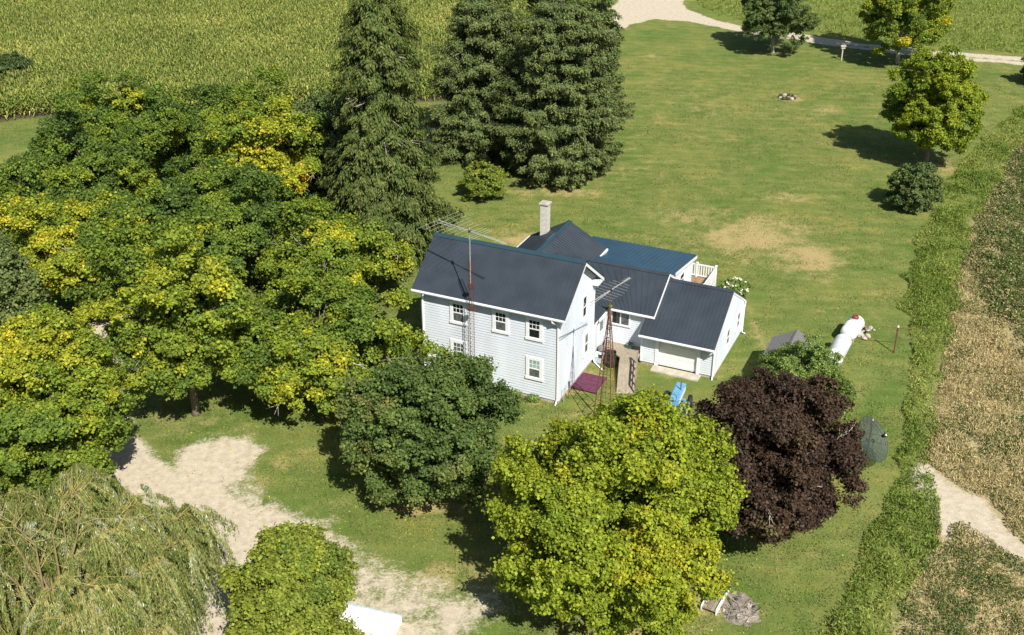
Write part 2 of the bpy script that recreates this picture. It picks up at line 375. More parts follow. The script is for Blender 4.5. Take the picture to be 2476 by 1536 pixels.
    dsum = math_('ADD', att('dry'), math_('MULTIPLY', math_('ADD', math_('ADD', math_('MULTIPLY', patch, .45), math_('MULTIPLY', mid, .3)), math_('ADD', math_('MULTIPLY', fine, .25), -.5)), 3.0))
    dsm = node(nt, 'ShaderNodeMapRange', interpolation_type='SMOOTHSTEP'); dsm.inputs['From Min'].default_value = .16; dsm.inputs['From Max'].default_value = .95; L.new(dsum, dsm.inputs[0])
    dfac = math_('MULTIPLY', dsm.outputs[0], math_('MULTIPLY', math_('GREATER_THAN', att('dry'), .015), .9))
    grass = mixc(dfac, grass, dryc.outputs[0])
    tallc = ramp(nt, [(.35, (.10, .135, .026)), (.65, (.21, .23, .060))]); L.new(fine, tallc.inputs[0])
    grass = mixc(att('tall'), grass, tallc.outputs[0])
    fieldc = ramp(nt, [(.36, (.29, .235, .12)), (.64, (.44, .36, .19))]); L.new(fine, fieldc.inputs[0])
    grass = mixc(att('field'), grass, fieldc.outputs[0])
    grass = mixc(att('corn'), grass, (.10, .085, .045))
    dn = noise(2.6, 8, rough=.7); pebble = noise(30, 4, rough=.8)
    dc = ramp(nt, [(.34, (.31, .265, .19)), (.49, (.49, .425, .315)), (.66, (.64, .565, .435))])
    L.new(math_('ADD', math_('MULTIPLY', dn, .55), math_('MULTIPLY', pebble, .45)), dc.inputs[0])
    df = math_('ADD', att('dirt'), math_('MULTIPLY', math_('ADD', math_('ADD', math_('MULTIPLY', patch, .42), math_('MULTIPLY', fine, .33)), math_('ADD', math_('MULTIPLY', dn, .25), -.5)), 3.0))
    sm = node(nt, 'ShaderNodeMapRange', interpolation_type='SMOOTHSTEP'); sm.inputs['From Min'].default_value = .26; sm.inputs['From Max'].default_value = .72; L.new(df, sm.inputs[0])
    zero = math_('GREATER_THAN', att('dirt'), .02)
    col = mixc(math_('MULTIPLY', sm.outputs[0], zero), grass, dc.outputs[0])
    L.new(col, p.inputs['Base Color'])
    b = node(nt, 'ShaderNodeBump'); b.inputs['Strength'].default_value = .55; b.inputs['Distance'].default_value = .05
    L.new(math_('ADD', fine, math_('MULTIPLY', blade, .6)), b.inputs['Height']); L.new(b.outputs[0], p.inputs['Normal'])
    return m
M['ground'] = ground_material()
def ground_piece(name, mask):
    js, is_ = np.nonzero(mask)
    q = np.stack([vid[js, is_], vid[js, is_+1], vid[js+1, is_+1], vid[js+1, is_]], axis=1)
    used, inv = np.unique(q.ravel(), return_inverse=True); inv = inv.reshape(-1, 4)
    me = bpy.data.meshes.new(name); n = len(q)
    co = np.stack([GX.ravel()[used], GY.ravel()[used], GZ.ravel()[used]], axis=1).astype(np.float32)
    me.vertices.add(len(used)); me.vertices.foreach_set('co', co.ravel())
    me.loops.add(n*4); me.loops.foreach_set('vertex_index', inv.astype(np.int32).ravel())
    me.polygons.add(n); me.polygons.foreach_set('loop_start', np.arange(0, n*4, 4, dtype=np.int32))
    for nm, a in dict(dirt=dirt, dry=dry, lush=lush, tall=rough_, field=fieldm, corn=cornm).items():
        at = me.attributes.new(nm, 'FLOAT', 'POINT'); at.data.foreach_set('value', a.ravel()[used].astype(np.float32))
    me.materials.append(M['ground']); me.update(calc_edges=True)
    for p in me.polygons: p.use_smooth = True
    o = bpy.data.objects.new(name, me); COL.objects.link(o); o['kind'] = 'structure'; return o
for nm, k in (('lawn', 0), ('gravel_drive', 1), ('bare_soil', 2), ('meadow', 3), ('field_soil', 4), ('cornfield_soil', 5)):
    if (cls == k).any(): ground_piece(nm, cls == k)
g = MB(); B = 1200                                          # land around, out to the horizon
for a in (((-B, -B), (B, -B), (B, Y0), (-B, Y0)), ((-B, Y1), (B, Y1), (B, B*2), (-B, B*2)), ((-B, Y0), (X0, Y0), (X0, Y1), (-B, Y1)), ((X1, Y0), (B, Y0), (B, Y1), (X1, Y1))):
    g.quad(*[(x, y, 0) for x, y in a])
far = g.build('terrain', M['ground']); far['kind'] = 'structure'
def in_poly(x, y, P): return poly_sd(np.asarray(x, float), np.asarray(y, float), P)
def in_view(P3, mg=140):
    z = P3[:, 2]-CH; d = P3[:, 1]*math.cos(TH)-z*math.sin(TH); up = P3[:, 1]*math.sin(TH)+z*math.cos(TH)
    px = 1238+FPX*P3[:, 0]/d; py = 768-FPX*up/d
    return (px > -mg) & (px < 2476+mg) & (py > -mg) & (py < 1536+mg)

# ================================================================== FARMHOUSE
house = thing('farmhouse', 'white clapboard farmhouse with dark metal roofs, rear wings, chimney and attached one-car garage', 'house', (HX, HY, 0), YAW)
def siding(mb, s_rng, z0, z1, P, pitch=.105):
    """Lapped boards. s_rng(z) -> (s0, s1) or None; P(s, z, out) -> point."""
    n = max(1, int(round((z1-z0)/(pitch*1.3)))); h = (z1-z0)/n
    for i in range(n):
        a, b = z0+i*h, z0+(i+1)*h
        r0, r1 = s_rng(a+1e-4), s_rng(b-1e-4)
        if r0 is None or r1 is None: continue
        mb.quad(P(r0[0], a, .030), P(r0[1], a, .030), P(r1[1], b, .002), P(r1[0], b, .002))
        mb.quad(P(r0[0], a, .0), P(r0[1], a, .0), P(r0[1], a, .030), P(r0[0], a, .030))
def front(v): return lambda s, z, o: (s, v-o, z)            # a wall facing -v
def right(u): return lambda s, z, o: (u+o, s, z)            # a wall facing +u
def roof_slope(mb, el, er, rr, rl, th=.07, rib=.235, rw=.055, rh=.026):
    el, er, rr, rl = map(Vector, (el, er, rr, rl)); n = (er-el).cross(rl-el).normalized()
    if n.z < 0: n = -n
    dn = n*th
    vs = [el, er, rr, rl, el-dn, er-dn, rr-dn, rl-dn]
    mb.add(vs, [(0, 1, 2, 3), (7, 6, 5, 4), (0, 4, 5, 1), (1, 5, 6, 2), (2, 6, 7, 3), (3, 7, 4, 0)])
    Lw = (er-el).length; k = int(Lw/rib); d = (er-el).normalized()
    for i in range(k+1):
        t = (i+.5)/(k+1)
        a = el.lerp(er, t); b = rl.lerp(rr, t)
        w0, w1 = d*rw*.5, d*rw*.25
        mb.add([a-w0+n*.002, a+w0+n*.002, b+w0+n*.002, b-w0+n*.002, a-w1+n*rh, a+w1+n*rh, b+w1+n*rh, b-w1+n*rh],
               [(4, 5, 6, 7), (0, 1, 5, 4), (1, 2, 6, 5), (2, 3, 7, 6), (3, 0, 4, 7)])
def cap(mb, a, b, w, slope):
    a, b = Vector(a), Vector(b); d = (b-a).normalized(); x = d.cross(Vector((0, 0, 1))).normalized()
    for s in (-1, 1):
        o = x*(s*w)-Vector((0, 0, w*slope)); up = Vector((0, 0, .055))
        mb.add([a+up, b+up, b+o+up, a+o+up, b+o+up*.45, a+o+up*.45], [(0, 1, 2, 3) if s < 0 else (3, 2, 1, 0), (3, 2, 4, 5)])
# ---- main two-storey block
L, W, HE, HR, OE, OG = 8.143, 5.023, 5.638, 1.858, .384, .418
SL = HR/(W/2); ZE = HE-OE*SL; RZ = HE+HR
mb = MB()
siding(mb, lambda z: (-L, 0), .22, HE-.13, front(0), .12)
siding(mb, lambda z: (0, W), .22, HE-.12, right(0), .12)
siding(mb, lambda z: ((z-HE+.12)/SL, W-(z-HE+.12)/SL) if z < RZ-.14 else None, HE-.12, RZ-.15, right(0), .12)
mb.quad((-L, W, .2), (0, W, .2), (0, W, HE-.1), (-L, W, HE-.1))
mb.add([(-L, 0, .2), (-L, W, .2), (-L, W, HE-.1), (-L, W/2, RZ-.1), (-L, 0, HE-.1)], [(4, 3, 2, 1, 0)])
mb.build('wall', M['siding'], house)
mb = MB(); mb.box((-L+.02, .015, -.3), (-.02, W-.02, .225)); mb.build('foundation', M['foundation'], house)
mb = MB()
roof_slope(mb, (-L-OG, -OE, ZE), (OG, -OE, ZE), (OG, W/2, RZ), (-L-OG, W/2, RZ))
roof_slope(mb, (-L-OG, W+OE, ZE), (OG, W+OE, ZE), (OG, W/2, RZ), (-L-OG, W/2, RZ))
r = mb.build('roof', M['roof'], house)
mb = MB(); cap(mb, (-L-OG-.01, W/2, RZ), (OG+.01, W/2, RZ), .19, SL); mb.build('ridge_cap', M['ridgecap'], r)
mb = MB()                                                    # rake boards, frieze and boxed cornice returns
for u in (OG-.035, -L-OG+.0):
    for s in (0, 1):
        v0 = -OE if s == 0 else W+OE
        p, q = Vector((u, v0, ZE-.075)), Vector((u, W/2, RZ-.075))
        mb = MB(); mb.add([p, q, q-Vector((0, 0, .19)), p-Vector((0, 0, .19))]+[x+Vector((.033, 0, 0)) for x in (p, q, q-Vector((0, 0, .19)), p-Vector((0, 0, .19)))],
               [(0, 1, 2, 3), (7, 6, 5, 4), (0, 4, 5, 1), (3, 2, 6, 7), (0, 3, 7, 4), (1, 5, 6, 2)]); mb.build('rake_board', M['trim'], house)
for u0, u1 in ((.03, OG-.04), (-L-OG+.04, -L-.03)):
    for sgn, v in ((1, W+.02),):
        mb = MB(); mb.add([(u0, v-.45, ZE-.25), (u1, v-.45, ZE-.25), (u1, v+OE-.03, ZE-.25), (u0, v+OE-.03, ZE-.25), (u0, v-.45, ZE+.12), (u1, v-.45, ZE+.12), (u1, v+OE-.03, ZE-.10), (u0, v+OE-.03, ZE-.10)],
               [(3, 2, 1, 0), (4, 5, 6, 7), (0, 1, 5, 4), (1, 2, 6, 5), (2, 3, 7, 6), (3, 0, 4, 7)]); mb.build('cornice_return', M['trim'], house)
for sgn in (0, 1):                                           # frieze boards against the gable
    a = Vector((.024, 0 if sgn == 0 else W, HE-.13)); b = Vector((.024, W/2, RZ-.13)); dz = Vector((0, 0, .2)); o = Vector((.02, 0, 0))
    mb = MB(); mb.add([a, b, b-dz, a-dz, a+o, b+o, b-dz+o, a-dz+o], [(4, 5, 6, 7), (0, 4, 5, 1), (3, 2, 6, 7), (0, 3, 7, 4), (1, 5, 6, 2)]); mb.build('frieze_board', M['trim'], house)
mb = MB(); mb.box((-L-OG+.05, -OE+.03, ZE-.125), (OG-.05, -.03, ZE-.10)); mb.build('soffit', M['soffit'], house)
mb = MB(); mb.box((-L-OG+.05, W+.03, ZE-.125), (.0, W+OE-.03, ZE-.10)); mb.build('soffit', M['soffit'], house)
def gutter(u0, u1, v, z, ends=True):
    mb = MB()
    prof = [(0, 0), (-.10, 0), (-.12, -.05), (-.10, -.11), (-.02, -.12), (0, -.12)]
    vs = [(u, v+a, z+b) for u in (u0, u1) for a, b in prof]; n = len(prof)
    mb.add(vs, [(i, i+1, i+1+n, i+n) for i in range(1, n-1)]+[tuple(range(n-1, -1, -1)), tuple(range(n, 2*n))]+[(0, n, n+1, 1)])
    return mb.build('gutter', M['trim'], house)
gutter(-L-OG, OG, -OE+.02, ZE-.01)
def downspout(pts, rad=.04):
    mb = MB(); mb.tube(pts, rad, 8); return mb.build('downspout', M['trim'], house)
downspout([(-.30, -OE-.03, ZE-.10), (-.26, -OE-.03, ZE-.25), (-.07, -.07, ZE-.55), (-.05, -.065, 3), (-.05, -.065, .3), (-.05, -.3, .06)], .042)
downspout([(-L+.35, -OE-.03, ZE-.10), (-L+.3, -OE-.03, ZE-.25), (-L+.08, -.07, ZE-.55), (-L+.06, -.065, 3), (-L+.06, -.065, .3)], .042)
downspout([(.16, W+.30, 2.62), (.12, W+.20, 2.45), (.09, W-.02, 2.3), (.09, W-.02, .25), (.20, W-.10, .1), (.75, W-.55, .06), (1.0, W-.75, .06)], .045)
mb = MB()
for u0, u1, v0, v1 in ((-.13, .048, -.048, -.0), (.0, .048, .001, .13), (-L-.02, -L+.12, -.048, 0), (0, .048, W-.12, W+.02)):
    mb = MB(); mb.box((u0, v0, .22), (u1, v1, HE-.14)); mb.build('corner_board', M['trim'], house)
# ---- windows
def window(axis, s, zc, off, w, h, grid='top', glass='glass', low='glass', trim=.17, parent=house):
    """axis 'f' faces -v at v=off, 'r' faces +u at u=off."""
    P = (lambda a, z, o: (s+a, off-o, zc+z)) if axis == 'f' else (lambda a, z, o: (off+o, s+a, zc+z))
    def slab(mb, a0, a1, z0, z1, o0, o1):
        o0, o1 = (o0 if o0 <= 0 else o0+.022), o1+.022
        p, q = P(a0, z0, o0), P(a1, z1, o1)
        mb.box([min(i, j) for i, j in zip(p, q)], [max(i, j) for i, j in zip(p, q)])
    mb = MB(); t = trim; W2, H2 = w/2, h/2
    slab(mb, -W2-t, W2+t, H2, H2+t, 0, .062); slab(mb, -W2-t-.03, W2+t+.03, -H2-t*.9, -H2, 0, .075)
    slab(mb, -W2-t, -W2, -H2, H2, 0, .06); slab(mb, W2, W2+t, -H2, H2, 0, .06)
    f = mb.build('window', M['trim'], parent)
    if grid == 'slider':
        mb = MB(); slab(mb, -W2, 0, -H2, H2, .002, .027); mb.build('pane', M[glass], f)
        mb = MB(); slab(mb, 0, W2, -H2, H2, .002, .03); mb.build('pane', M[low], f)
    else:
        mb = MB(); slab(mb, -W2, W2, 0, H2, .002, .034); mb.build('pane', M[glass], f)
        mb = MB(); slab(mb, -W2, W2, -H2, 0, .002, .028); mb.build('pane', M[low], f)
    mb = MB(); e = .028
    slab(mb, -W2, -W2+e, -H2, H2, .03, .05); slab(mb, W2-e, W2, -H2, H2, .03, .05); slab(mb, -W2+e, W2-e, H2-e, H2, .03, .05); slab(mb, -W2+e, W2-e, -H2, -H2+e, .03, .05)
    if grid == 'slider': slab(mb, -.035, .035, -H2+e, H2-e, .03, .052)
    else: slab(mb, -W2+e, W2-e, -.03, .03, .03, .054)
    if grid == 'top':
        for k in (1, 2): slab(mb, -W2+w*k/3-.012, -W2+w*k/3+.012, .03, H2-e, .034, .046)
        slab(mb, -W2+e, W2-e, H2*.5-.012, H2*.5+.012, .034, .0455)
    mb.build('sash', M['trim'], f)
    return f
window('f', -5.90, 4.29, 0, .64, 1.07, low='curtain'); window('f', -3.37, 4.31, 0, .62, 1.07, low='curtain'); window('f', -1.41, 4.30, 0, .63, 1.05)
window('f', -5.92, 1.90, 0, .66, 1.07, 'top', 'curtain', 'curtain'); window('f', -1.39, 1.90, 0, .64, 1.05, 'top', 'blind', 'curtain')
window('r', 3.44, 4.32, 0, .48, 1.22, 'plain', trim=.15); window('r', 3.88, 1.83, 0, .46, 1.20, 'plain', 'curtain', 'curtain', trim=.15)
# ---- rear wing with its ridge running back
UC, HWD, WZ, WR, VE = -4.83, 2.55, 3.40, 4.80, 13.2
mb = MB()
mb.box((UC-2.3, W+.01, .1), (UC+2.3, VE-.3, WZ+.05))
mb.add([(UC-2.3, VE-.3, WZ+.05), (UC+2.3, VE-.3, WZ+.05), (UC, VE-.3, WR-.12)], [(0, 1, 2)])
mb.box((-2.5, W+.01, .1), (.0, 7.1, 2.62))
mb.build('wall', M['siding'], house)
mb = MB()
roof_slope(mb, (UC-HWD, W-.05, WZ), (UC-HWD, VE, WZ), (UC, VE, WR), (UC, W-1.5, WR))
roof_slope(mb, (UC+HWD, W-.05, WZ), (UC+HWD, VE, WZ), (UC, VE, WR), (UC, W-1.5, WR))
r = mb.build('roof', M['roof'], house)
mb = MB(); cap(mb, (UC, W, WR), (UC, VE+.01, WR), .17, .55); mb.build('ridge_cap', M['ridgecap'], r)
mb = MB(); roof_slope(mb, (.2, W+.02, 2.65), (.2, 7.9, 2.65), (-3.4, 7.9, 4.45), (-3.4, W+.02, 4.45)); mb.build('roof', M['roof'], house)
for lo, hi in (((UC-HWD-.10, 6, WZ-.16), (UC-HWD-.005, VE-.02, WZ-.02)), ((UC+HWD+.005, 11.9, WZ-.16), (UC+HWD+.10, VE-.02, WZ-.02)), ((.205, W+.35, 2.50), (.31, 6.45, 2.64))):
    mb = MB(); mb.box(lo, hi); mb.build('gutter', M['trim'], house)
for s in (-1, 1): mb = MB(); mb.bar((UC+s*HWD, VE-.02, WZ-.16), (UC+s*.01, VE-.02, WR-.16), .03, .16); mb.build('rake_board', M['trim'], house)
# side door of the wing onto the porch deck
mb = MB(); mb.box((.003, 5.9, .62), (.05, 6.65, 2.42)); dr = mb.build('door', M['door_white'], house)
mb = MB(); mb.box((.051, 6.02, 1.5), (.058, 6.53, 2.25)); mb.build('pane', M['curtain'], dr)
mb = MB(); mb.tube([(.052, 6.02, 1.42), (.10, 6.02, 1.42)], .028, 8); mb.build('handle', M['galv'], dr)
# ---- middle section
MU, MV, ME, MR, MZ = 3.06, 6.57, 2.86, 9.13, 4.42
MS = (MZ-ME)/(MR-MV)
mb = MB(); siding(mb, lambda z: (.02, 2.52), .55, 2.84, front(6.85))
mb.box((.0, 6.86, .0), (2.9, 11.4, 2.84)); mb.add([(2.99, 6.86, 2.80), (2.99, 11.4, 2.80), (2.99, MR, MZ-.1)], [(0, 1, 2)])
mb.build('wall', M['siding'], house)
mb = MB()
roof_slope(mb, (-.3, MV, ME), (MU, MV, ME), (MU, MR, MZ), (-3.95, MR, MZ))
roof_slope(mb, (-3.95, 2*MR-MV, ME), (MU, 2*MR-MV, ME), (MU, MR, MZ), (-3.95, MR, MZ))
r = mb.build('roof', M['roof'], house)
mb = MB(); cap(mb, (-3.9, MR, MZ), (MU+.01, MR, MZ), .16, MS); mb.build('ridge_cap', M['roof'], r)
mb = MB()
for v0, z0 in ((MV, ME), (2*MR-MV, ME)):
    p, q, dz, o = Vector((MU+.003, v0, z0+.0)), Vector((MU+.003, MR, MZ+.0)), Vector((0, 0, .15)), Vector((.035, 0, 0))
    mb = MB(); mb.add([p, q, q-dz, p-dz, p+o, q+o, q-dz+o, p-dz+o], [(0, 1, 2, 3), (7, 6, 5, 4), (0, 4, 5, 1), (3, 2, 6, 7), (0, 3, 7, 4), (1, 5, 6, 2)]); mb.build('rake_board', M['trim'], house)
gutter(.40, MU-.0, MV+.02, ME-.01)
window('f', 1.0, 2.24, 6.85, 1.06, .86, 'slider', 'glass', 'curtain', trim=.08)
# ---- rear porch with a low metal roof
PZ0, PZ1, PV0, PV1, PU = 3.60, 2.67, 10.6, 16.15, 2.70
mb = MB()
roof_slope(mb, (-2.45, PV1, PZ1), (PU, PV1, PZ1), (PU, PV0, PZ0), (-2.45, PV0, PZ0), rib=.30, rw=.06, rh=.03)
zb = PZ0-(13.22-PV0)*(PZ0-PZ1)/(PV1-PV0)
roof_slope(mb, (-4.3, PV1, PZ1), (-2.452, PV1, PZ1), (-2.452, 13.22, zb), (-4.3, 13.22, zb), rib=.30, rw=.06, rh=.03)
mb.build('roof', M['skyroof'], house)
mb = MB(); mb.bar((PU+.02, PV0+1.0, PZ0-.33), (PU+.02, PV1, PZ1-.16), .035, .17); mb.build('fascia', M['trim'], house)
mb = MB(); mb.box((-4.3, PV1+.005, PZ1-.16), (PU, PV1+.06, PZ1-.05)); mb.build('gutter', M['trim'], house)
mb = MB(); siding(mb, lambda z: (11.6, 15.9) if z < 2.6 else (11.6, max(11.7, 15.9-(z-2.6)/.168)), .5, 3.15, right(2.5)); mb.box((-4.1, 12.95, .1), (2.49, 15.9, 2.6)); mb.box((-2.5, 11.5, .1), (2.48, 12.95, 2.9)); mb.build('wall', M['siding'], house)
window('r', 13.6, 2.05, 2.5, .8, .75, 'plain', trim=.1)
# ---- attached garage
GU0, GU1, GV0, GV1, GE, GR = 2.535, 6.835, 6.094, 11.976, 2.405, 1.771
GS = GR/((GV1-GV0)/2); GOE, GOG = .509, .047; GZE = GE-GOE*GS; GM = (GV0+GV1)/2; GRZ = GE+GR
mb = MB()
siding(mb, lambda z: (GU0, 3.44), .18, GE-.12, front(GV0)); siding(mb, lambda z: (5.98, GU1), .18, GE-.12, front(GV0)); siding(mb, lambda z: (3.44, 5.98), 2.02, GE-.12, front(GV0))
siding(mb, lambda z: (GV0, GV1), .18, GE-.10, right(GU1))
siding(mb, lambda z: (GV0+(z-GE+.1)/GS, GV1-(z-GE+.1)/GS) if z < GRZ-.12 else None, GE-.10, GRZ-.13, right(GU1))
mb.add([(GU0, GV0, .1), (GU0, GV1, .1), (GU0, GV1, GE-.1), (GU0, GM, GRZ-.1), (GU0, GV0, GE-.1)], [(4, 3, 2, 1, 0)])
mb.quad((GU0, GV1, .1), (GU1, GV1, .1), (GU1, GV1, GE-.1), (GU0, GV1, GE-.1))
mb.quad((3.44, GV0+.2, .1), (5.98, GV0+.2, .1), (5.98, GV0+.2, 2.1), (3.44, GV0+.2, 2.1))
mb.build('wall', M['siding'], house)
mb = MB(); mb.box((GU0+.02, GV0+.015, -.3), (3.44, GV1-.01, .185)); mb.box((5.98, GV0+.015, -.3), (GU1-.015, GV1-.01, .185)); mb.box((3.45, GV0+.25, -.3), (5.97, GV1-.02, .16)); mb.build('foundation', M['foundation'], house)
mb = MB()
roof_slope(mb, (GU0-.0, GV0-GOE, GZE), (GU1+GOG, GV0-GOE, GZE), (GU1+GOG, GM, GRZ), (GU0, GM, GRZ))
roof_slope(mb, (GU0-.0, GV1+GOE, GZE), (GU1+GOG, GV1+GOE, GZE), (GU1+GOG, GM, GRZ), (GU0, GM, GRZ))
r = mb.build('roof', M['roof'], house)
mb = MB(); cap(mb, (MU+.06, GM, GRZ), (GU1+GOG+.01, GM, GRZ), .16, GS); mb.build('ridge_cap', M['roof'], r)
gutter(GU0, GU1+GOG, GV0-GOE+.02, GZE-.01)
mb = MB()
for v0 in (GV0-GOE, GV1+GOE):
    p, q, dz, o = Vector((GU1+GOG-.03, v0, GZE-.07)), Vector((GU1+GOG-.03, GM, GRZ-.07)), Vector((0, 0, .13)), Vector((.028, 0, 0))
    mb = MB(); mb.add([p, q, q-dz, p-dz, p+o, q+o, q-dz+o, p-dz+o], [(0, 1, 2, 3), (7, 6, 5, 4), (0, 4, 5, 1), (3, 2, 6, 7), (0, 3, 7, 4), (1, 5, 6, 2)]); mb.build('rake_board', M['trim'], house)
mb = MB(); mb.box((3.40, GV0-.06, .1), (3.58, GV0+.19, 2.02)); mb.box((5.84, GV0-.06, .1), (6.02, GV0+.19, 2.02)); mb.box((3.40, GV0-.06, 2.02), (6.02, GV0+.0, 2.16)); mb.build('door_frame', M['trim'], house)
mb = MB()
for k in range(4):
    mb.box((3.585, GV0+.115+.004*(k % 2), .10+k*.48), (5.835, GV0+.155, .10+k*.48+.472))
    for j in range(4): mb.box((3.66+j*.54, GV0+.108+.004*(k % 2), .19+k*.48), (3.66+j*.54+.46, GV0+.1149+.004*(k % 2), .19+k*.48+.29))
mb.build('garage_door', M['door_white'], house)
for lo, hi in (((GU1-.11, GV0-.048, .18), (GU1+.048, GV0, GE-.12)), ((GU1, GV0+.001, .18), (GU1+.048, GV0+.11, GE-.10)), ((GU1, GV1-.1, .18), (GU1+.048, GV1+.02, GE-.12)), ((GU0-.01, GV0-.048, .18), (GU0+.1, GV0, GE-.12))):
    mb = MB(); mb.box(lo, hi); mb.build('corner_board', M['trim'], house)
window('r', 8.57, 1.45, GU1, .55, .95, 'plain', 'curtain', 'curtain', trim=.14); window('r', 10.85, 1.45, GU1, .55, .95, 'plain', 'curtain', 'curtain', trim=.14)
downspout([(GU1-.12, GV0-GOE-.02, GZE-.1), (GU1-.1, GV0-GOE, GZE-.25), (GU1-.04, GV0-.08, GZE-.45), (GU1-.04, GV0-.08, .15), (GU1, GV0-.3, .05)])
downspout([(GU1+.08, GV1+.25, GZE-.05), (GU1+.09, GV1+.02, GZE-.3), (GU1+.09, GV1+.02, .12), (GU1+.3, GV1+.0, .05)])
# concrete apron in front of the garage door
mb = MB(); mb.prism([(3.35, 5.45), (6.15, 5.40), (6.15, 6.09), (3.35, 6.09)], -.1, .085); mb.build('apron', M['concrete'], house)
# chimney
mb = MB()
for k in range(11): mb.box((-6.30+.004*(k % 2), 11.95+.004*(k % 2), 3.9+k*.2), (-5.82-.004*(k % 2), 12.43-.004*(k % 2), 3.9+k*.2+.196))
ch = mb.build('chimney', M['block'], house)
mb = MB(); mb.box((-6.37, 11.88, 6.10), (-5.75, 12.50, 6.19)); mb.box((-6.2, 12.05, 6.191), (-5.92, 12.33, 6.24)); mb.build('cap', M['concrete'], ch)
# weed in the gutter
# ---- rear deck with white railing
dk = thing('garden_deck', 'brown board deck with white railing behind the rear porch', 'deck', (HX, HY, 0), YAW)
mb = MB()
for k in range(26):
    v = 13.2+k*.165; mb.box((2.54, v, .50), (3.72, v+.155, .55))
for k in range(9):
    v = 16.2+k*.14; mb.box((-3.0, v, .502), (2.52, v+.13, .548))
mb.build('floor', M['deckwood'], dk)
mb = MB(); mb.box((-3.0, 17.46, .02), (3.72, 17.5, .50)); mb.box((3.72, 13.2, .02), (3.76, 17.5, .50)); mb.build('skirt', M['trim'], dk)
for u in (-1.0, .8, 2.45, 3.70):
    mb = MB(); mb.box((u-.06, 17.34, .55), (u+.06, 17.46, 1.52)); mb.box((u-.075, 17.325, 1.521), (u+.075, 17.475, 1.57)); mb.build('post', M['trim'], dk)
mb = MB()
for u0, u1 in ((-.94, .74), (.86, 2.39), (2.51, 3.64)):
    mb.box((u0, 17.37, 1.38), (u1, 17.43, 1.47)); mb.box((u0, 17.37, .62), (u1, 17.43, .70))
    n = int((u1-u0)/.16)
    for k in range(n):
        a = u0+(k+.5)*(u1-u0)/n; mb.box((a-.038, 17.385, .70), (a+.038, 17.415, 1.38))
mb.build('railing', M['trim'], dk)
mb = MB(); mb.box((3.665, 14.6, .60), (3.725, 17.33, 1.46)); mb.box((3.64, 14.5, .55), (3.75, 14.6, 1.52)); mb.build('side_panel', M['trim'], dk)

# ================================================================== THINGS ROUND THE HOUSE
# entry deck and ramp
rp = thing('entry_ramp', 'weathered plywood deck and ramp with a handrail between the house and the garage', 'ramp', (HX, HY, 0), YAW)
mb = MB(); mb.prism([(.06, 6.84), (2.50, 6.84), (2.50, 6.10), (2.66, 4.95), (1.79, 4.55), (1.58, 5.3), (.35, 6.0)], .5, .58); mb.build('platform', M['wood'], rp)
A, Bq, Cq, Dq = Vector((1.79, 4.55, .575)), Vector((2.68, 4.95, .575)), Vector((3.36, 2.75, .02)), Vector((2.47, 2.35, .02))
mb = MB(); dz = Vector((0, 0, .06)); mb.add([A, Bq, Cq, Dq, A-dz, Bq-dz, Cq-dz, Dq-dz], [(0, 3, 2, 1), (4, 5, 6, 7), (0, 4, 7, 3), (1, 2, 6, 5), (3, 7, 6, 2), (0, 1, 5, 4)]); mb.build('slope', M['wood'], rp)
mb = MB()
for t in (0, .25, .5, .75, 1):
    p = Bq.lerp(Cq, t)+Vector((.03, .01, 0)); mb = MB(); mb.bar(p-Vector((0, 0, .1)), p+Vector((0, 0, .82)), .07, .07, (0, 1, 0)); mb.build('rail_post', M['oldwood'], rp)
mb = MB(); o = Vector((.03, .01, .85)); mb.bar(Bq+o, Cq+o, .11, .05); mb.build('handrail', M['oldwood'], rp); mb = MB(); o = Vector((.03, .01, .45)); mb.bar(Bq+o, Cq+o, .03, .10); mb.build('middle_rail', M['oldwood'], rp)
mb = MB()
for (u, v) in ((.45, 6.05), (1.6, 5.35), (1.82, 4.62), (2.6, 5.0), (1.0, 5.75)): mb = MB(); mb.box((u-.05, v-.02, 0), (u+.05, v+.08, .5)); mb.build('support_post', M['oldwood'], rp)
pd = thing('purple_deck', 'low purple painted board deck against the gable wall', 'deck', (HX, HY, 0), YAW)
mb = MB()
for k in range(12): mb.box((.06, 1.75+k*.15, .10+.004*(k % 3)), (1.50, 1.75+k*.15+.13, .14+.004*(k % 3)))
mb.build('boards', M['purple'], pd)
for x in (.08, 1.48): mb = MB(); mb.box((x, 1.76, .0), (x+.06, 3.54, .099)); mb.build('joist', M['oldwood'], pd)
# black barrel, white cooler, teal pot, pail
br = thing('barrel', 'open black plastic barrel standing beside the plywood deck', 'barrel', HW(1.12, 5.08), 0)
mb = MB(); mb.lathe([(.27, 0), (.29, .05), (.31, .3), (.315, .45), (.31, .62), (.295, .85), (.305, .88), (.305, .92), (.28, .92), (.275, .85), (.27, .25)], 24); mb.build('body', M['blackplastic'], br, True)
for z in (.3, .62): mb = MB(); mb.lathe([(.312, z), (.325, z+.02), (.312, z+.04)], 24); mb.build('hoop', M['black'], br, True)
cl = thing('cooler_box', 'white lidded chest with a pale blue front beside the black barrel', 'cooler', HW(.36, 5.25), YAW)
mb = MB(); mb.box((-.26, -.24, .03), (.26, .24, .42)); mb.build('chest', M['greyblue'], cl)
mb = MB(); mb.box((-.28, -.26, .421), (.28, .26, .50)); mb.build('lid', M['trim'], cl)
for x in (-.29, .262): mb = MB(); mb.box((x, -.08, .25), (x+.028, .08, .31)); mb.build('handle', M['trim'], cl)
gl = thing('round_grill', 'small grey domed grill lid behind the white chest', 'grill', HW(.30, 5.78), 0)
mb = MB(); mb.lathe([(.05, .40), (.22, .48), (.26, .58), (.25, .64), (.15, .74), (.03, .78)], 18); mb.build('bowl', M['shingle'], gl, True)
mb = MB()
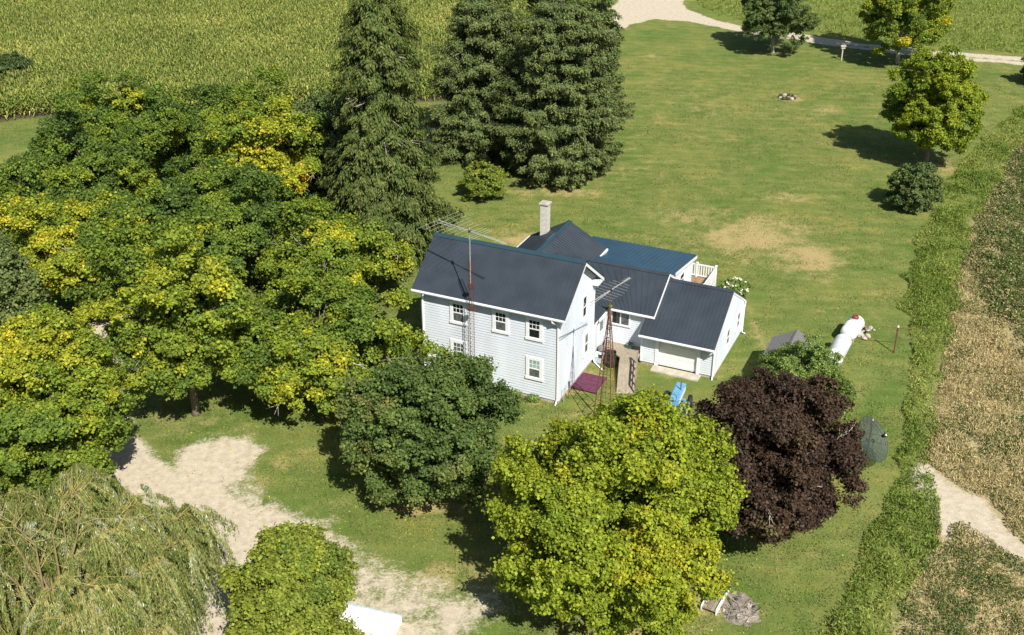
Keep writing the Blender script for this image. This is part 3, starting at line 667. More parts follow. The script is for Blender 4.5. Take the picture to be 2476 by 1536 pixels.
for k in range(3):
    a = k*2.09; mb = MB(); mb.tube([(.2*math.cos(a), .2*math.sin(a), .5), (.25*math.cos(a), .25*math.sin(a), 0)], .012, 5); mb.build('leg', M['black'], gl)
pt = thing('flower_pot', 'teal flower pot with dry soil on the plywood deck', 'pot', HW(1.72, 6.5, .58), 0)
mb = MB(); mb.lathe([(.12, 0), (.15, .04), (.20, .26), (.215, .26), (.215, .30), (.185, .30), (.18, .26)], 20); mb.build('pot', M['teal'], pt, True)
mb = MB(); mb.lathe([(.02, .285), (.18, .27), (.181, .255)], 16); mb.build('soil', M['soil'], pt)
# --- antennas
def antenna(root, z, ang, length, halves, front_len, tilt=0.0, name='antenna', mtl='alu', rad=.006, boom2=True):
    """Boom along local x; halves: list of (x, half length)."""
    ca, sa = math.cos(ang), math.sin(ang)
    def T(x, y, zz): return (x*ca-y*sa, x*sa+y*ca, z+zz+x*tilt)
    mb = MB(); x0, x1 = length
    mb.bar(T(x0, 0, 0), T(x1, 0, 0), .034, .03)
    if boom2: mb.bar(T(x0, 0, -.16), T(x0+(x1-x0)*.55, 0, -.02), .022, .022)
    b = mb.build(name, M[mtl], root)
    mb = MB()
    for x, h in halves: mb.tube([T(x, -h, .02), T(x, h, .02)], rad, 5)
    mb.build('element', M[mtl], b)
    mb = MB()
    for k in range(front_len):
        x = x1-(k+.5)*.13; mb.tube([T(x, -.13, .03), T(x, .13, .03)], rad*1.3, 5); mb.bar(T(x, 0, 0), T(x, 0, .07), .02, .02, (1, 0, 0))
    mb.build('director', M[mtl], b)
    mb = MB(); mb.box((-.06, -.06, z-.10), (.06, .06, z+.05)); mb.build('clamp', M['black'], b)
    return b
TA = HW(-4.78, -.72)
ta = thing('antenna_tower', 'slim red lattice tower with a long television aerial against the front wall', 'antenna tower', TA, 0)
tr = .15; ZT = 7.85
legs = [(tr*math.cos(a), tr*math.sin(a)) for a in (YAW-math.pi/2, YAW+math.pi/6, YAW+5*math.pi/6)]
def brace(mb, lf, zs, r):
    for i in range(len(zs)-1):
        for k in range(3):
            a, b = lf(k, zs[i]), lf((k+1) % 3, zs[i+1])
            mb.tube([a, b], r, 4); mb.tube([lf(k, zs[i+1]), lf((k+1) % 3, zs[i+1])], r, 4)
lf = lambda k, z: (legs[k][0]*(1 if z < 6.9 else 1-.0*(z-6.9)), legs[k][1], z)
for k in range(3):
    mb = MB(); mb.tube([lf(k, 0), lf(k, 5.3)], .014, 6); mb.build('leg', M['rust'], ta)
    mb = MB(); mb.tube([lf(k, 5.3), lf(k, ZT)], .014, 6); mb.build('leg', M['redsteel'], ta)
mb = MB(); brace(mb, lf, [i*.28 for i in range(20)], .006); mb.build('brace', M['rust'], ta)
mb = MB(); brace(mb, lf, [5.32+i*.28 for i in range(10)], .006); mb.build('brace', M['redsteel'], ta)
for z in (5.05, 6.4): mb = MB(); mb.lathe([(.17, z-.03), (.18, z), (.17, z+.03)], 10); mb.build('collar', M['redsteel'], ta)
mb = MB(); mb.tube([(0, 0, 6.6), (0, 0, 9.75)], .028, 8); mb.build('mast', M['galv'], ta)
antenna(ta, 9.55, math.radians(-41), (-2.25, 2.5), [(-2.2, 1.5), (-1.85, 1.42), (-1.5, 1.35), (-1.15, 1.25), (-.85, 1.15), (-.5, 1.0), (-.2, .9), (.2, .85), (.45, .82), (.65, .8), (.85, .8)], 12)
TB = HW(3.0, -.85)
tb = thing('windmill_tower', 'rusty tapering four-legged tower carrying a smaller aerial beside the gable', 'antenna tower', TB, 0)
ZB = 6.6
def bl(k, z):
    a = YAW+math.pi/4+k*math.pi/2; r = .70*(1-z/ZB)+.05; return (r*math.cos(a), r*math.sin(a), z)
for k in range(4):
    mb = MB(); mb.bar(bl(k, 0), bl(k, ZB), .038, .038); mb.build('leg', M['rust'], tb)
zs = [0.9, 1.7, 2.5, 3.2, 3.9, 4.5, 5.1, 5.7, 6.2]
for i, z in enumerate(zs):
    mb = MB()
    for k in range(4): mb.bar(bl(k, z), bl((k+1) % 4, z), .020, .020)
    if i < len(zs)-1:
        for k in range(4): mb.tube([bl(k, z), bl((k+1) % 4, zs[i+1])], .006, 4)
    mb.build('brace', M['rust'], tb)
mb = MB()
for s in (-1, 1): mb.bar((s*.10-.15, -.1, .4), (s*.03, 0, 6.2), .018, .018)
for i in range(22):
    z = .5+i*.26; x = -.15*(1-z/6.2); w = .10-(.07*z/6.2); mb.tube([(x-w, -.1*(1-z/6.2), z), (x+w, -.1*(1-z/6.2), z)], .009, 4)
mb.build('ladder', M['rust'], tb)
mb = MB(); mb.lathe([(.09, 6.3), (.10, 6.4), (.07, 6.62), (.05, 6.9)], 8); mb.build('top_cap', M['rust'], tb)
mb = MB(); mb.tube([(0, 0, 6.5), (0, 0, 8.0)], .022, 8); mb.build('mast', M['rust'], tb)
antenna(tb, 7.85, math.radians(52), (-1.75, 1.75), [(-1.0, .75), (-.72, .7), (-.45, .72), (-.2, .8), (.1, .75), (.4, .7), (.7, .55), (.95, .5)], 5, name='antenna', rad=.006)
pl_ = thing('pail', 'small white pail hanging halfway up the rusty tower', 'pail', HW(2.62, -.95, 4.0), 0)
mb = MB(); mb.lathe([(.09, 0), (.12, .24), (.13, .24), (.13, .27), (.1, .27)], 14); mb.build('bucket', M['tank'], pl_, True)
mb = MB(); mb.tube([(.12, 0, .25), (.08, 0, .38), (0, 0, .42), (-.08, 0, .38), (-.12, 0, .25)], .008, 5); mb.build('bail', M['galv'], pl_)
for i, (u, v, h, lb) in enumerate(((.22, .25, .9, 'short grey pipe standing by the house corner, nearest the front wall'), (.30, .75, 1.0, 'short rusty pipe standing against the gable wall beside the corner'))):
    mb = MB(); mb.tube([(0, 0, 0), (.02, .0, h)], .022, 7); mb.lathe([(.035, h-.02), (.035, h+.02)], 7, (.02, 0, 0)); p = mb.build('pipe', M['galv' if i == 0 else 'rust']); p.location = HW(u, v); tagp(p, lb, 'pipe', 'pipes by the house corner')
# --- tractor (nose away from the camera)
tp = (G(1624, 938)+G(1637, 1000))*.5
trc = thing('tractor', 'old sky blue farm tractor parked on the grass between the maples', 'tractor', (8.55, 51.9, 0), math.radians(-20))
mb = MB(); mb.box((-.27, -.35, .78), (.27, 1.50, 1.20)); mb.add([(-.27, -.35, 1.201), (.27, -.35, 1.201), (.27, 1.5, 1.201), (-.27, 1.5, 1.201), (-.2, -.30, 1.29), (.2, -.30, 1.29), (.2, 1.44, 1.26), (-.2, 1.44, 1.26)], [(4, 5, 6, 7), (0, 1, 5, 4), (1, 2, 6, 5), (2, 3, 7, 6), (3, 0, 4, 7)])
hd = mb.build('hood', M['blue'], trc)
for x in (.271, -.285): mb = MB(); mb.box((x, -.25, .88), (x+.014, 1.35, 1.12)); mb.build('side_panel', M['tank'], hd)
mb = MB(); mb.box((-.24, 1.50, .72), (.24, 1.55, 1.16)); mb.build('grille', M['greyblue'], hd)
mb = MB(); mb.box((-.17, -1.3, .45), (.17, 1.45, .78)); mb.box((-.75, -1.22, .52), (.75, -1.02, .72)); mb.build('chassis', M['blue'], trc)
mb = MB(); mb.box((-.60, 1.05, .38), (.60, 1.17, .48)); mb.build('front_axle', M['blue'], trc)
def wheel(name, x, y, r, w, yaw=0):
    mb = MB(); prof = [(r*.58, -w/2), (r*.9, -w/2), (r, -w*.3), (r, w*.3), (r*.9, w/2), (r*.58, w/2)]
    mb.lathe(prof, 22)
    for k in range(20):
        a = 2*math.pi*k/20; c, s_ = math.cos(a), math.sin(a); mb.bar((r*.99*c, r*.99*s_, -w*.42), (r*.99*math.cos(a+.16), r*.99*math.sin(a+.16), w*.42), r*.05, r*.05, (c, s_, 0))
    o = mb.build(name, M['black'], trc, False); o.location = (x, y, r); o.rotation_euler = (0, math.pi/2, yaw)
    mb = MB(); mb.lathe([(r*.1, -w*.3), (r*.56, -w*.32), (r*.56, w*.32), (r*.12, w*.34)], 16); mb.build('rim', M['blue' if r > .5 else 'tank'], o)
wheel('wheel', -.78, -1.12, .68, .36); wheel('wheel', .78, -1.12, .68, .36); wheel('wheel', -.62, 1.11, .38, .22, .25); wheel('wheel', .62, 1.11, .38, .22, .25)
for s in (-1, 1): mb = MB(); mb.add([(s*.58, -1.55, 1.15), (s*.95, -1.55, 1.15), (s*.95, -.8, 1.45), (s*.58, -.8, 1.45), (s*.58, -1.55, 1.2), (s*.95, -1.55, 1.2), (s*.95, -.8, 1.5), (s*.58, -.8, 1.5)], [(3, 2, 1, 0), (4, 5, 6, 7), (0, 1, 5, 4), (1, 2, 6, 5), (2, 3, 7, 6), (3, 0, 4, 7)]); mb.build('fender', M['blue'], trc)
mb = MB(); mb.box((-.22, -1.2, 1.0), (.22, -.85, 1.06)); mb.box((-.22, -1.24, 1.061), (.22, -1.2, 1.35)); mb.build('seat', M['black'], trc)
mb = MB()
mb.tube([(0, -.38, 1.2), (0, -.6, 1.5)], .018, 6)
for k in range(16):
    a0, a1 = 2*math.pi*k/16, 2*math.pi*(k+1)/16; P_ = lambda a: (.2*math.cos(a), -.62+.11*math.sin(a), 1.5+.165*math.sin(a)); mb.tube([P_(a0), P_(a1)], .014, 5)
mb.build('steering_wheel', M['black'], trc)
mb = MB(); mb.tube([(.14, .7, 1.25), (.14, .7, 1.75)], .03, 8); mb.build('exhaust', M['rust'], trc)
# --- propane tanks
def tank(label, p, q, lid):
    p, q = Vector(p), Vector(q); d = (q-p); Ln = d.length; root = thing('propane_tank', label, 'tank', (p+q)/2, math.atan2(d.y, d.x), 'white propane tanks end to end')
    R, cz = .50, .68; mb = MB(); prof = [(.02, -Ln/2)]
    for k in range(1, 7): a = k*math.pi/12; prof.append((R*math.sin(a), -Ln/2+.30*(1-math.cos(a))))
    prof += [(R, -Ln/2+.34), (R, -.01), (R+.006, -.005), (R+.006, .005), (R, .01)]+[(r_, -z_) for r_, z_ in reversed(prof)]
    mb.lathe(prof, 28); o = mb.build('shell', M['tank'], root, True); o.rotation_euler = (0, math.pi/2, 0); o.location = (0, 0, cz)
    mb = MB(); mb.lathe([(.20, 0), (.20, .10), (.17, .17), (.06, .2)], 18, (lid, 0, cz+R-.03)); mb.build('lid', M['maroon' if lid > 0 else 'tank'], root, True)
    for x in (-Ln*.3, Ln*.3):
        mb = MB(); mb.box((x-.05, -.32, 0), (x+.05, .32, .24)); mb.build('leg', M['concrete'], root)
    for x in (-Ln*.32, Ln*.32): mb = MB(); mb.add([(x-.04, -.02, cz+R-.02), (x+.04, -.02, cz+R-.02), (x+.04, .02, cz+R-.02), (x-.04, .02, cz+R-.02), (x-.02, -.012, cz+R+.07), (x+.02, -.012, cz+R+.07), (x+.02, .012, cz+R+.07), (x-.02, .012, cz+R+.07)], [(4, 5, 6, 7), (0, 1, 5, 4), (1, 2, 6, 5), (2, 3, 7, 6), (3, 0, 4, 7)]); mb.build('lifting_lug', M['galv'], root)
    return root
tank('white propane tank with a maroon lid, the farther of the pair', G(2045, 834), G(2070, 800), .35)
tank('white propane tank with no coloured lid, half hidden by the feathery green tree', G(1988, 938), G(2037, 846), -.2)
# --- clothesline posts
def cpost(label, b, h, ang):
    root = thing('clothesline_post', label, 'clothesline post', b, ang, 'T-shaped clothesline posts')
    mb = MB(); mb.tube([(0, 0, -.2), (0, 0, h)], .045, 8); mb.build('post', M['rust'], root)
    mb = MB(); mb.tube([(-.95, 0, h-.04), (.95, 0, h-.04)], .022, 6); mb.build('crossbar', M['rust'], root)
    mb = MB(); mb.lathe([(.055, h), (.06, h+.05), (.03, h+.10)], 8); mb.build('cap', M['tank'], root)
cpost('rusty T-shaped clothesline post standing alone on the mown grass right of the tanks', G(2161, 854), 1.70, math.radians(-10))
cpost('rusty T-shaped clothesline post rising behind the mesh satellite dish', G(2098, 1088), 1.75, math.radians(-10))
# --- mesh satellite dish
dn_ = Vector((.62, -.48, .62)).normalized(); dp = G(2097, 1128)
ds = thing('satellite_dish', 'large dark wire mesh satellite dish beside the purple tree', 'satellite dish', dp, 0)
def dishmat():
    m = bpy.data.materials.new('dark_screen_mesh'); m.use_nodes = True; nt = m.node_tree; p = nt.nodes['Principled BSDF']; out = nt.nodes['Material Output']
    p.inputs['Base Color'].default_value = (.045, .06, .058, 1); p.inputs['Roughness'].default_value = .5
    tr_ = node(nt, 'ShaderNodeBsdfTransparent'); ms = node(nt, 'ShaderNodeMixShader'); ms.inputs[0].default_value = .62
    nt.links.new(tr_.outputs[0], ms.inputs[1]); nt.links.new(p.outputs[0], ms.inputs[2]); nt.links.new(ms.outputs[0], out.inputs[0]); return m
M['screen'] = dishmat()
RD, FD = 1.15, .95
qd = dn_.to_track_quat('Z', 'Y'); dc = Vector((-.12, .25, 1.35))
def DS(r, a, o=0): return dc+qd @ Vector((r*math.cos(a), r*math.sin(a), r*r/(4*FD)+o))
mb = MB(); nr, na = 8, 36
vs = [DS(RD*(i+.4)/(nr+.4), 2*math.pi*k/na) for i in range(nr+1) for k in range(na)]
mb.add(vs, [(i*na+k, i*na+(k+1) % na, (i+1)*na+(k+1) % na, (i+1)*na+k) for i in range(nr) for k in range(na)])
mb.build('reflector', M['screen'], ds, True)
mb = MB()
for k in range(18): mb.tube([DS(RD*i/6, 2*math.pi*k/18, -.01) for i in range(7)], .009, 4)
for r_ in (.35, .75, 1.0): mb.tube([DS(RD*r_, 2*math.pi*k/36, -.01) for k in range(37)], .012 if r_ == 1 else .007, 5)
mb.build('rib', M['meshwire'], ds)
fp = dc+dn_*FD
for k in range(4):
    mb = MB(); mb.tube([DS(RD*.93, .8+k*math.pi/2), fp], .011, 5); mb.build('strut', M['meshwire'], ds)
mb = MB(); mb.lathe([(.03, -.12), (.075, -.10), (.085, .05), (.11, .06), (.11, .09), (.02, .10)], 14); o = mb.build('feed_horn', M['black'], ds, True); o.location = fp; o.rotation_euler = qd.to_euler()
mb = MB(); mb.lathe([(.02, -.16), (.05, -.15), (.05, -.121)], 12); w_ = mb.build('horn_cap', M['tank'], o, True); w_.location = (0, 0, .27)
mb = MB(); mb.tube([(dc.x-dn_.x*.25, dc.y-dn_.y*.25, 0), (dc.x-dn_.x*.25, dc.y-dn_.y*.25, 1.2), dc-dn_*.03], .05, 8); mb.build('stand', M['galv'], ds)
# --- garden shed
sc_ = thing('garden_shed', 'small shed with a grey shingled gable roof behind the feathery green tree', 'shed', G(1904, 920), YAW)
mb = MB()
for s in (0, 1): pass
mb.box((-1.1, -1.15, 0), (1.1, 1.15, 1.85)); mb.add([(-1.1, 1.15, 1.85), (1.1, 1.15, 1.85), (0, 1.15, 2.42), (-1.1, -1.15, 1.85), (1.1, -1.15, 1.85), (0, -1.15, 2.42)], [(0, 1, 2), (5, 4, 3)]); mb.build('wall', M['shedwall'], sc_)
mb = MB()
for s in (-1, 1):
    e0, e1, r0, r1 = Vector((s*1.32, -1.35, 1.80)), Vector((s*1.32, 1.35, 1.80)), Vector((0, -1.35, 2.50)), Vector((0, 1.35, 2.50))
    for k in range(9):
        a0, a1 = k/9, (k+1)/9+.02; up = Vector((0, 0, .02)); n_ = Vector((s*.02, 0, .03))
        p0, p1, p2, p3 = e0.lerp(r0, a0)+n_, e1.lerp(r1, a0)+n_, e1.lerp(r1, min(a1, 1)), e0.lerp(r0, min(a1, 1))
        mb.add([p0, p1, p2, p3, p0-n_*1.5, p1-n_*1.5], [(0, 1, 2, 3), (0, 4, 5, 1)])
    mb.add([e0, e1, r1, r0]+[x-Vector((0, 0, .07)) for x in (e0, e1, r1, r0)], [(7, 6, 5, 4), (0, 4, 5, 1), (1, 5, 6, 2), (3, 7, 4, 0)])
rf = mb.build('roof', M['shingle'], sc_)
mb = MB(); cap(mb, (0, -1.36, 2.51), (0, 1.36, 2.51), .12, .53); mb.build('ridge_cap', M['shingle'], rf)
mb = MB(); mb.box((-.45, -1.19, .05), (.45, -1.151, 1.75)); dr = mb.build('door', M['oldwood'], sc_)
mb = MB(); mb.box((.32, -1.22, .9), (.36, -1.191, 1.05)); mb.build('handle', M['black'], dr)
# --- rubble by the tanks, stones by the purple tree, fire pit, bench-like ramp
rng = random.Random(4)
def heap(name, label, cat, c, n, spread, rr, m, hgt=.25):
    root = thing(name, label, cat, c)
    for k in range(n):
        a, q = rng.uniform(0, 6.28), spread*math.sqrt(rng.random()); r_ = rng.uniform(*rr)
        mb = MB(); mb.rock((0, 0, 0), r_, rng, rng.uniform(.5, .8)); o = mb.build('stone', M[m[k % len(m)]], root)
        o.location = (q*math.cos(a), q*math.sin(a), r_*.35+hgt*max(0, 1-q/spread)*rng.random()); o.rotation_euler = (rng.uniform(-.4, .4), rng.uniform(-.4, .4), rng.uniform(0, 6))
    return root
heap('rubble_heap', 'heap of broken tan stone and scrap wood beside the white tanks', 'rubble', G(2092, 806), 24, .75, (.08, .22), ('stone', 'oldwood', 'concrete', 'stone'), .4)
heap('stone_group', 'few pale field stones on the grass under the purple tree', 'stones', G(1857, 1292), 9, .7, (.08, .2), ('concrete', 'stone'))
fr = heap('fire_ring', 'ring of charred stones on a bare spot out on the lawn', 'fire ring', G(1903, 237), 4, .4, (.10, .16), ('char', 'ash'), .05)
for k in range(11):
    a = k*.571; mb = MB(); mb.rock((0, 0, 0), rng.uniform(.16, .24), rng, .8); o = mb.build('stone', M['char' if k % 3 else 'stone'], fr); o.location = (.72*math.cos(a), .72*math.sin(a), .1)
c_ = G(1786, 1474)
ap = thing('ash_heap', 'low grey heap of ash and burnt sticks beside the plank ramp', 'ash heap', c_)
n = 40; mb = MB(); vs = []
for i in range(n):
    for j in range(n):
        x, y = -1.0+2.0*i/(n-1), -1.0+2.0*j/(n-1); q = math.hypot(x, y)+(vnoise(x*3+5, y*3, 3)-.5)*.35
        vs.append((x*.82, y*1.05, float(max(-.04, .09*(1-q*q)+(vnoise(x*14, y*14, 5)-.5)*.05*(q < 1)))))
mb.add(vs, [(i*n+j, (i+1)*n+j, (i+1)*n+j+1, i*n+j+1) for i in range(n-1) for j in range(n-1)]); mb.build('ash', M['ash'], ap, True)
for k in range(26):
    a, q, z = rng.uniform(0, 6.28), .7*math.sqrt(rng.random()), rng.uniform(0, 6.28); x, y = q*math.cos(a), q*math.sin(a); ln = rng.uniform(.15, .5)
    mb = MB(); h0 = .09*(1-q*q)+.02; mb.tube([(x-ln*math.cos(z), y-ln*math.sin(z), h0), (x, y, h0+.04), (x+ln*math.cos(z), y+ln*math.sin(z), h0-.01)], rng.uniform(.008, .018), 5); mb.build('stick', M['char' if k % 4 == 0 else 'palebark' if k % 2 else 'ash'], ap)
p0, p1 = G(1712, 1482), G(1747, 1420); dd = p1-p0
bn = thing('plank_ramp', 'grey plank ramp with white side rails lying beside the ash heap', 'ramp', (p0+p1)/2, math.atan2(dd.y, dd.x)-math.pi/2)
Lr = dd.length
for k in range(3):
    mb = MB(); mb.box((-.30+k*.2, -Lr/2, .16), (-.30+k*.2+.185, Lr/2, .20)); mb.build('plank', M['oldwood' if k == 1 else 'wood'], bn)
for x in (-.33, .31):
    mb = MB(); mb.box((x, -Lr/2-.02, .0), (x+.045, Lr/2+.02, .30)); mb.build('side_rail', M['trim'], bn)
for k in range(34):
    a, q, r_ = rng.uniform(0, 6.28), .8*math.sqrt(rng.random()), rng.uniform(.03, .09)
    mb = MB(); mb.rock((0, 0, 0), r_, rng, .6); o = mb.build('clod', M[('ash', 'char', 'concrete', 'stone')[k % 4]], ap); o.location = (q*math.cos(a), q*1.2*math.sin(a), .09*(1-q*q)+r_*.2)
# --- white trailer at the bottom edge
p0, p1 = G(845, 1492), G(968, 1520); dd = p1-p0
wt = thing('storage_box', 'long low white flat-topped box on the gravel beside the small round maple', 'box', (p0+p1)/2+Vector((-.15, -.1, 0)), math.atan2(dd.y, dd.x))
Lt = 2.35
mb = MB(); mb.box((-Lt/2, -.50, .0), (Lt/2, .50, .27)); mb.build('body', M['tank'], wt)
mb = MB(); mb.box((-Lt/2-.02, -.46, .271), (Lt/2+.02, .46, .31)); mb.build('lid', M['tank'], wt)
mb = MB(); mb.box((-Lt/2-.02, .461, .271), (Lt/2+.02, .53, .37)); mb.build('rim', M['greyblue'], wt)
# --- birdhouse on a post
bh = thing('bird_house', 'wooden bird box on a post standing on the far lawn', 'bird house', G(2034, 146), .3)
mb = MB(); mb.box((-.06, -.06, 0), (.06, .06, 1.25)); mb.build('post', M['dead'], bh)
mb = MB(); mb.box((-.22, -.14, 1.251), (.22, .14, 1.50)); mb.build('box', M['dead'], bh)
mb = MB(); mb.add([(-.3, -.22, 1.49), (.3, -.22, 1.49), (.3, .22, 1.49), (-.3, .22, 1.49), (-.3, 0, 1.66), (.3, 0, 1.66)], [(0, 1, 5, 4), (2, 3, 4, 5), (1, 2, 5), (3, 0, 4), (3, 2, 1, 0)]); mb.build('roof', M['palebark'], bh)

# ================================================================== FOLIAGE
MAPLE_D = leafmat('dark_maple_leaves', [(0, (.062, .100, .024)), (.5, (.096, .138, .032)), (1, (.160, .160, .044))], .26, .6, .2)
MAPLE_Y = leafmat('yellow_green_leaves', [(0, (.135, .195, .020)), (.5, (.235, .280, .024)), (.9, (.350, .325, .024)), (1, (.54, .33, .022))], .38)
MAPLE_S = leafmat('fresh_green_leaves', [(0, (.115, .165, .026)), (1, (.240, .265, .036))], .34)
PURPLE = leafmat('purple_leaves', [(0, (.036, .022, .015)), (.7, (.060, .036, .022)), (.9, (.095, .066, .032)), (1, (.075, .10, .02))], .16, .6, .22, gain=1.1)
OAK = leafmat('turning_maple_leaves', [(0, (.064, .108, .024)), (.3, (.104, .158, .026)), (.55, (.165, .222, .025)), (.78, (.310, .320, .026)), (.92, (.47, .42, .03)), (1, (.62, .28, .03))], .35)
WALNUT = leafmat('grey_green_leaves', [(0, (.060, .096, .030)), (1, (.140, .180, .054))], .32)
FEATHER = leafmat('feathery_green_leaves', [(0, (.105, .165, .034)), (1, (.225, .300, .075))], .32)
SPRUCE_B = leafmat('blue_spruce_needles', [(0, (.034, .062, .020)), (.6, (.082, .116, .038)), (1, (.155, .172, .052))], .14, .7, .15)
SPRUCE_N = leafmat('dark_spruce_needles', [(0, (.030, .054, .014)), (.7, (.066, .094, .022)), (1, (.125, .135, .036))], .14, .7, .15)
WILLOW = leafmat('willow_leaves', [(0, (.090, .130, .024)), (.45, (.165, .210, .052)), (.75, (.29, .31, .11)), (1, (.38, .43, .32))], .28, .4, .4, gain=1.2)
CORNM = leafmat('corn_leaves', [(0, (.076, .116, .020)), (.5, (.155, .205, .038)), (.82, (.29, .30, .070)), (1, (.43, .37, .13))], .30)
WEED = leafmat('weed_leaves', [(0, (.066, .116, .018)), (.6, (.145, .200, .034)), (1, (.31, .31, .085))], .28)
BEAN = leafmat('bean_leaves', [(0, (.056, .100, .022)), (.45, (.110, .145, .034)), (.6, (.235, .200, .085)), (1, (.40, .315, .155))], .22, gain=1.1)

def limbs(mb, rng, base, h, tr, targets, z0):
    """Trunk and limbs that taper towards the leaf clusters."""
    top = Vector((rng.uniform(-.3, .3), rng.uniform(-.3, .3), h*.72))
    pts = [Vector((0, 0, -.2)), Vector((rng.uniform(-.1, .1), rng.uniform(-.1, .1), h*.25)), Vector((top.x*.6, top.y*.6, h*.5)), top]
    mb.tube([pts[0], pts[0]+Vector((0, 0, .5)), pts[1], pts[2], pts[3]], [tr*1.5, tr*1.08, tr*.9, tr*.55, tr*.25], 9)
    for t in targets:
        t = Vector(t); f = min(.9, max(.16, (t.z-.35*math.hypot(t.x, t.y))/h)); zz = h*.72*f
        a = pts[1].lerp(pts[2], min(1, max(0, (zz-h*.25)/(h*.25)))) if zz > h*.25 else pts[0].lerp(pts[1], zz/(h*.25))
        a = Vector((a.x, a.y, zz)); ln = (t-a).length
        m1 = a.lerp(t, .35)+Vector((rng.uniform(-.1, .1)*ln, rng.uniform(-.1, .1)*ln, .06*ln)); m2 = a.lerp(t, .7)+Vector((rng.uniform(-.07, .07)*ln, rng.uniform(-.07, .07)*ln, .05*ln))
        r0 = tr*min(.55, .16+.05*ln); mb.tube([a, m1, m2, t], [r0, r0*.62, r0*.36, r0*.14], 6)
def twigs(mb, rng, t, out, n, ln):
    for _ in range(n):
        d = (Vector(out)+Vector((rng.gauss(0, .6), rng.gauss(0, .6), rng.gauss(.1, .5)))).normalized(); p = Vector(t)
        l = ln*rng.uniform(.6, 1.3); q = [p]
        for k in range(4): d = (d+Vector((rng.gauss(0, .28), rng.gauss(0, .28), rng.gauss(0, .22)))).normalized(); q.append(q[-1]+d*l/4)
        mb.tube(q, [.035, .028, .02, .014, .006], 5)
        for k in (1, 2, 3):
            for _ in range(2):
                d2 = (d+Vector((rng.gauss(0, .9), rng.gauss(0, .9), rng.gauss(0, .7)))).normalized(); e = q[k]+d2*l*.33
                mb.tube([q[k], q[k].lerp(e, .5)+Vector((0, 0, .03)), e], [.016, .011, .004], 4)
def clusters_of(seed, h, R, z0, clusters, cr, tint, hot, open_, shape, lump, inner, sub, skirt):
    """Leaf sprays of one crown: cluster centres, spray centres, radii and tints, about the trunk's foot."""
    rg = np.random.default_rng(seed)
    c = np.array([0, 0, (z0+h)/2]); hz = (h-z0)/2
    k = np.arange(clusters)+.5; ph = np.arccos(1-2*k/clusters); th = math.pi*(1+5**.5)*k+rg.random()*6
    dirs = np.stack([np.cos(th)*np.sin(ph), np.sin(th)*np.sin(ph), np.cos(ph)], 1); dirs = norm(dirs+rg.normal(size=dirs.shape)*.24)
    keep = (rg.random(clusters) > open_) & (dirs[:, 2] > -.86); dirs = dirs[keep]
    crs = cr*rg.choice([.55, .75, 1.0, 1.3], len(dirs), p=[.2, .3, .3, .2])
    rr = 1-crs*1.0/R+rg.normal(size=len(dirs))*lump*.5+(vnoise(dirs[:, 0]*2.2+seed, dirs[:, 1]*2.2+dirs[:, 2]*1.7, seed)-.5)*lump*2
    up_ = np.clip(dirs[:, 2], 0, 1); sh = 1-up_**1.5*(1-shape)*.9
    zl = np.clip(-dirs[:, 2], 0, .97); sh = np.where(dirs[:, 2] < 0, np.minimum(skirt, (1-zl**3)**(1/3)/np.sqrt(1-zl**2)), sh)   # full skirts
    cen = dirs*rr[:, None]*np.array([R, R, hz])*np.stack([sh, sh, np.ones_like(sh)], 1)
    ni = int(inner*len(cen)); q = norm(rg.normal(size=(ni, 3)))*(rg.random((ni, 1))**.5*.62)*np.array([R, R, hz])
    n0 = len(cen); cen = np.concatenate([cen, q]); rad = np.concatenate([crs, cr*rg.uniform(.7, 1.2, ni)])
    ct = np.clip(rg.normal(tint[0], tint[1], len(cen)), 0, 1)
    for hx, hy, hzz, hr, ht in hot:
        w = np.exp(-np.sum((cen-np.array([hx, hy, hzz]))**2, 1)/hr**2); ct = ct*(1-w)+ht*w
    ns = np.maximum(4, (sub*(rad/cr)**1.6)).astype(int)
    idx = np.repeat(np.arange(len(cen)), ns)
    off = norm(rg.normal(size=(len(idx), 3))*np.array([1, 1, .75])+norm(cen[idx]+1e-6)*.5)*rad[idx][:, None]*rg.uniform(.45, 1.15, (len(idx), 1))
    pc = cen[idx]+off*np.array([1, 1, .8]); prad = cr*rg.uniform(.15, .40, len(idx)); pt_ = np.clip(ct[idx]+rg.normal(0, .07, len(idx)), 0, 1)
    return rg, c, hz, cen, n0, pc, prad, pt_
def outline(b, c, pc, prad):
    q = pc+c+np.array([b[0], b[1], 0]); zz = q[:, 2]-CH; d = q[:, 1]*math.cos(TH)-zz*math.sin(TH); up = q[:, 1]*math.sin(TH)+zz*math.cos(TH)
    px = 1238+FPX*q[:, 0]/d; py = 768-FPX*up/d; w = prad*FPX/d*.8
    return np.array([np.percentile(px-w, .4), np.percentile(px+w, 99.6), np.percentile(py-w, .3), np.percentile(py+w, 99.6)])
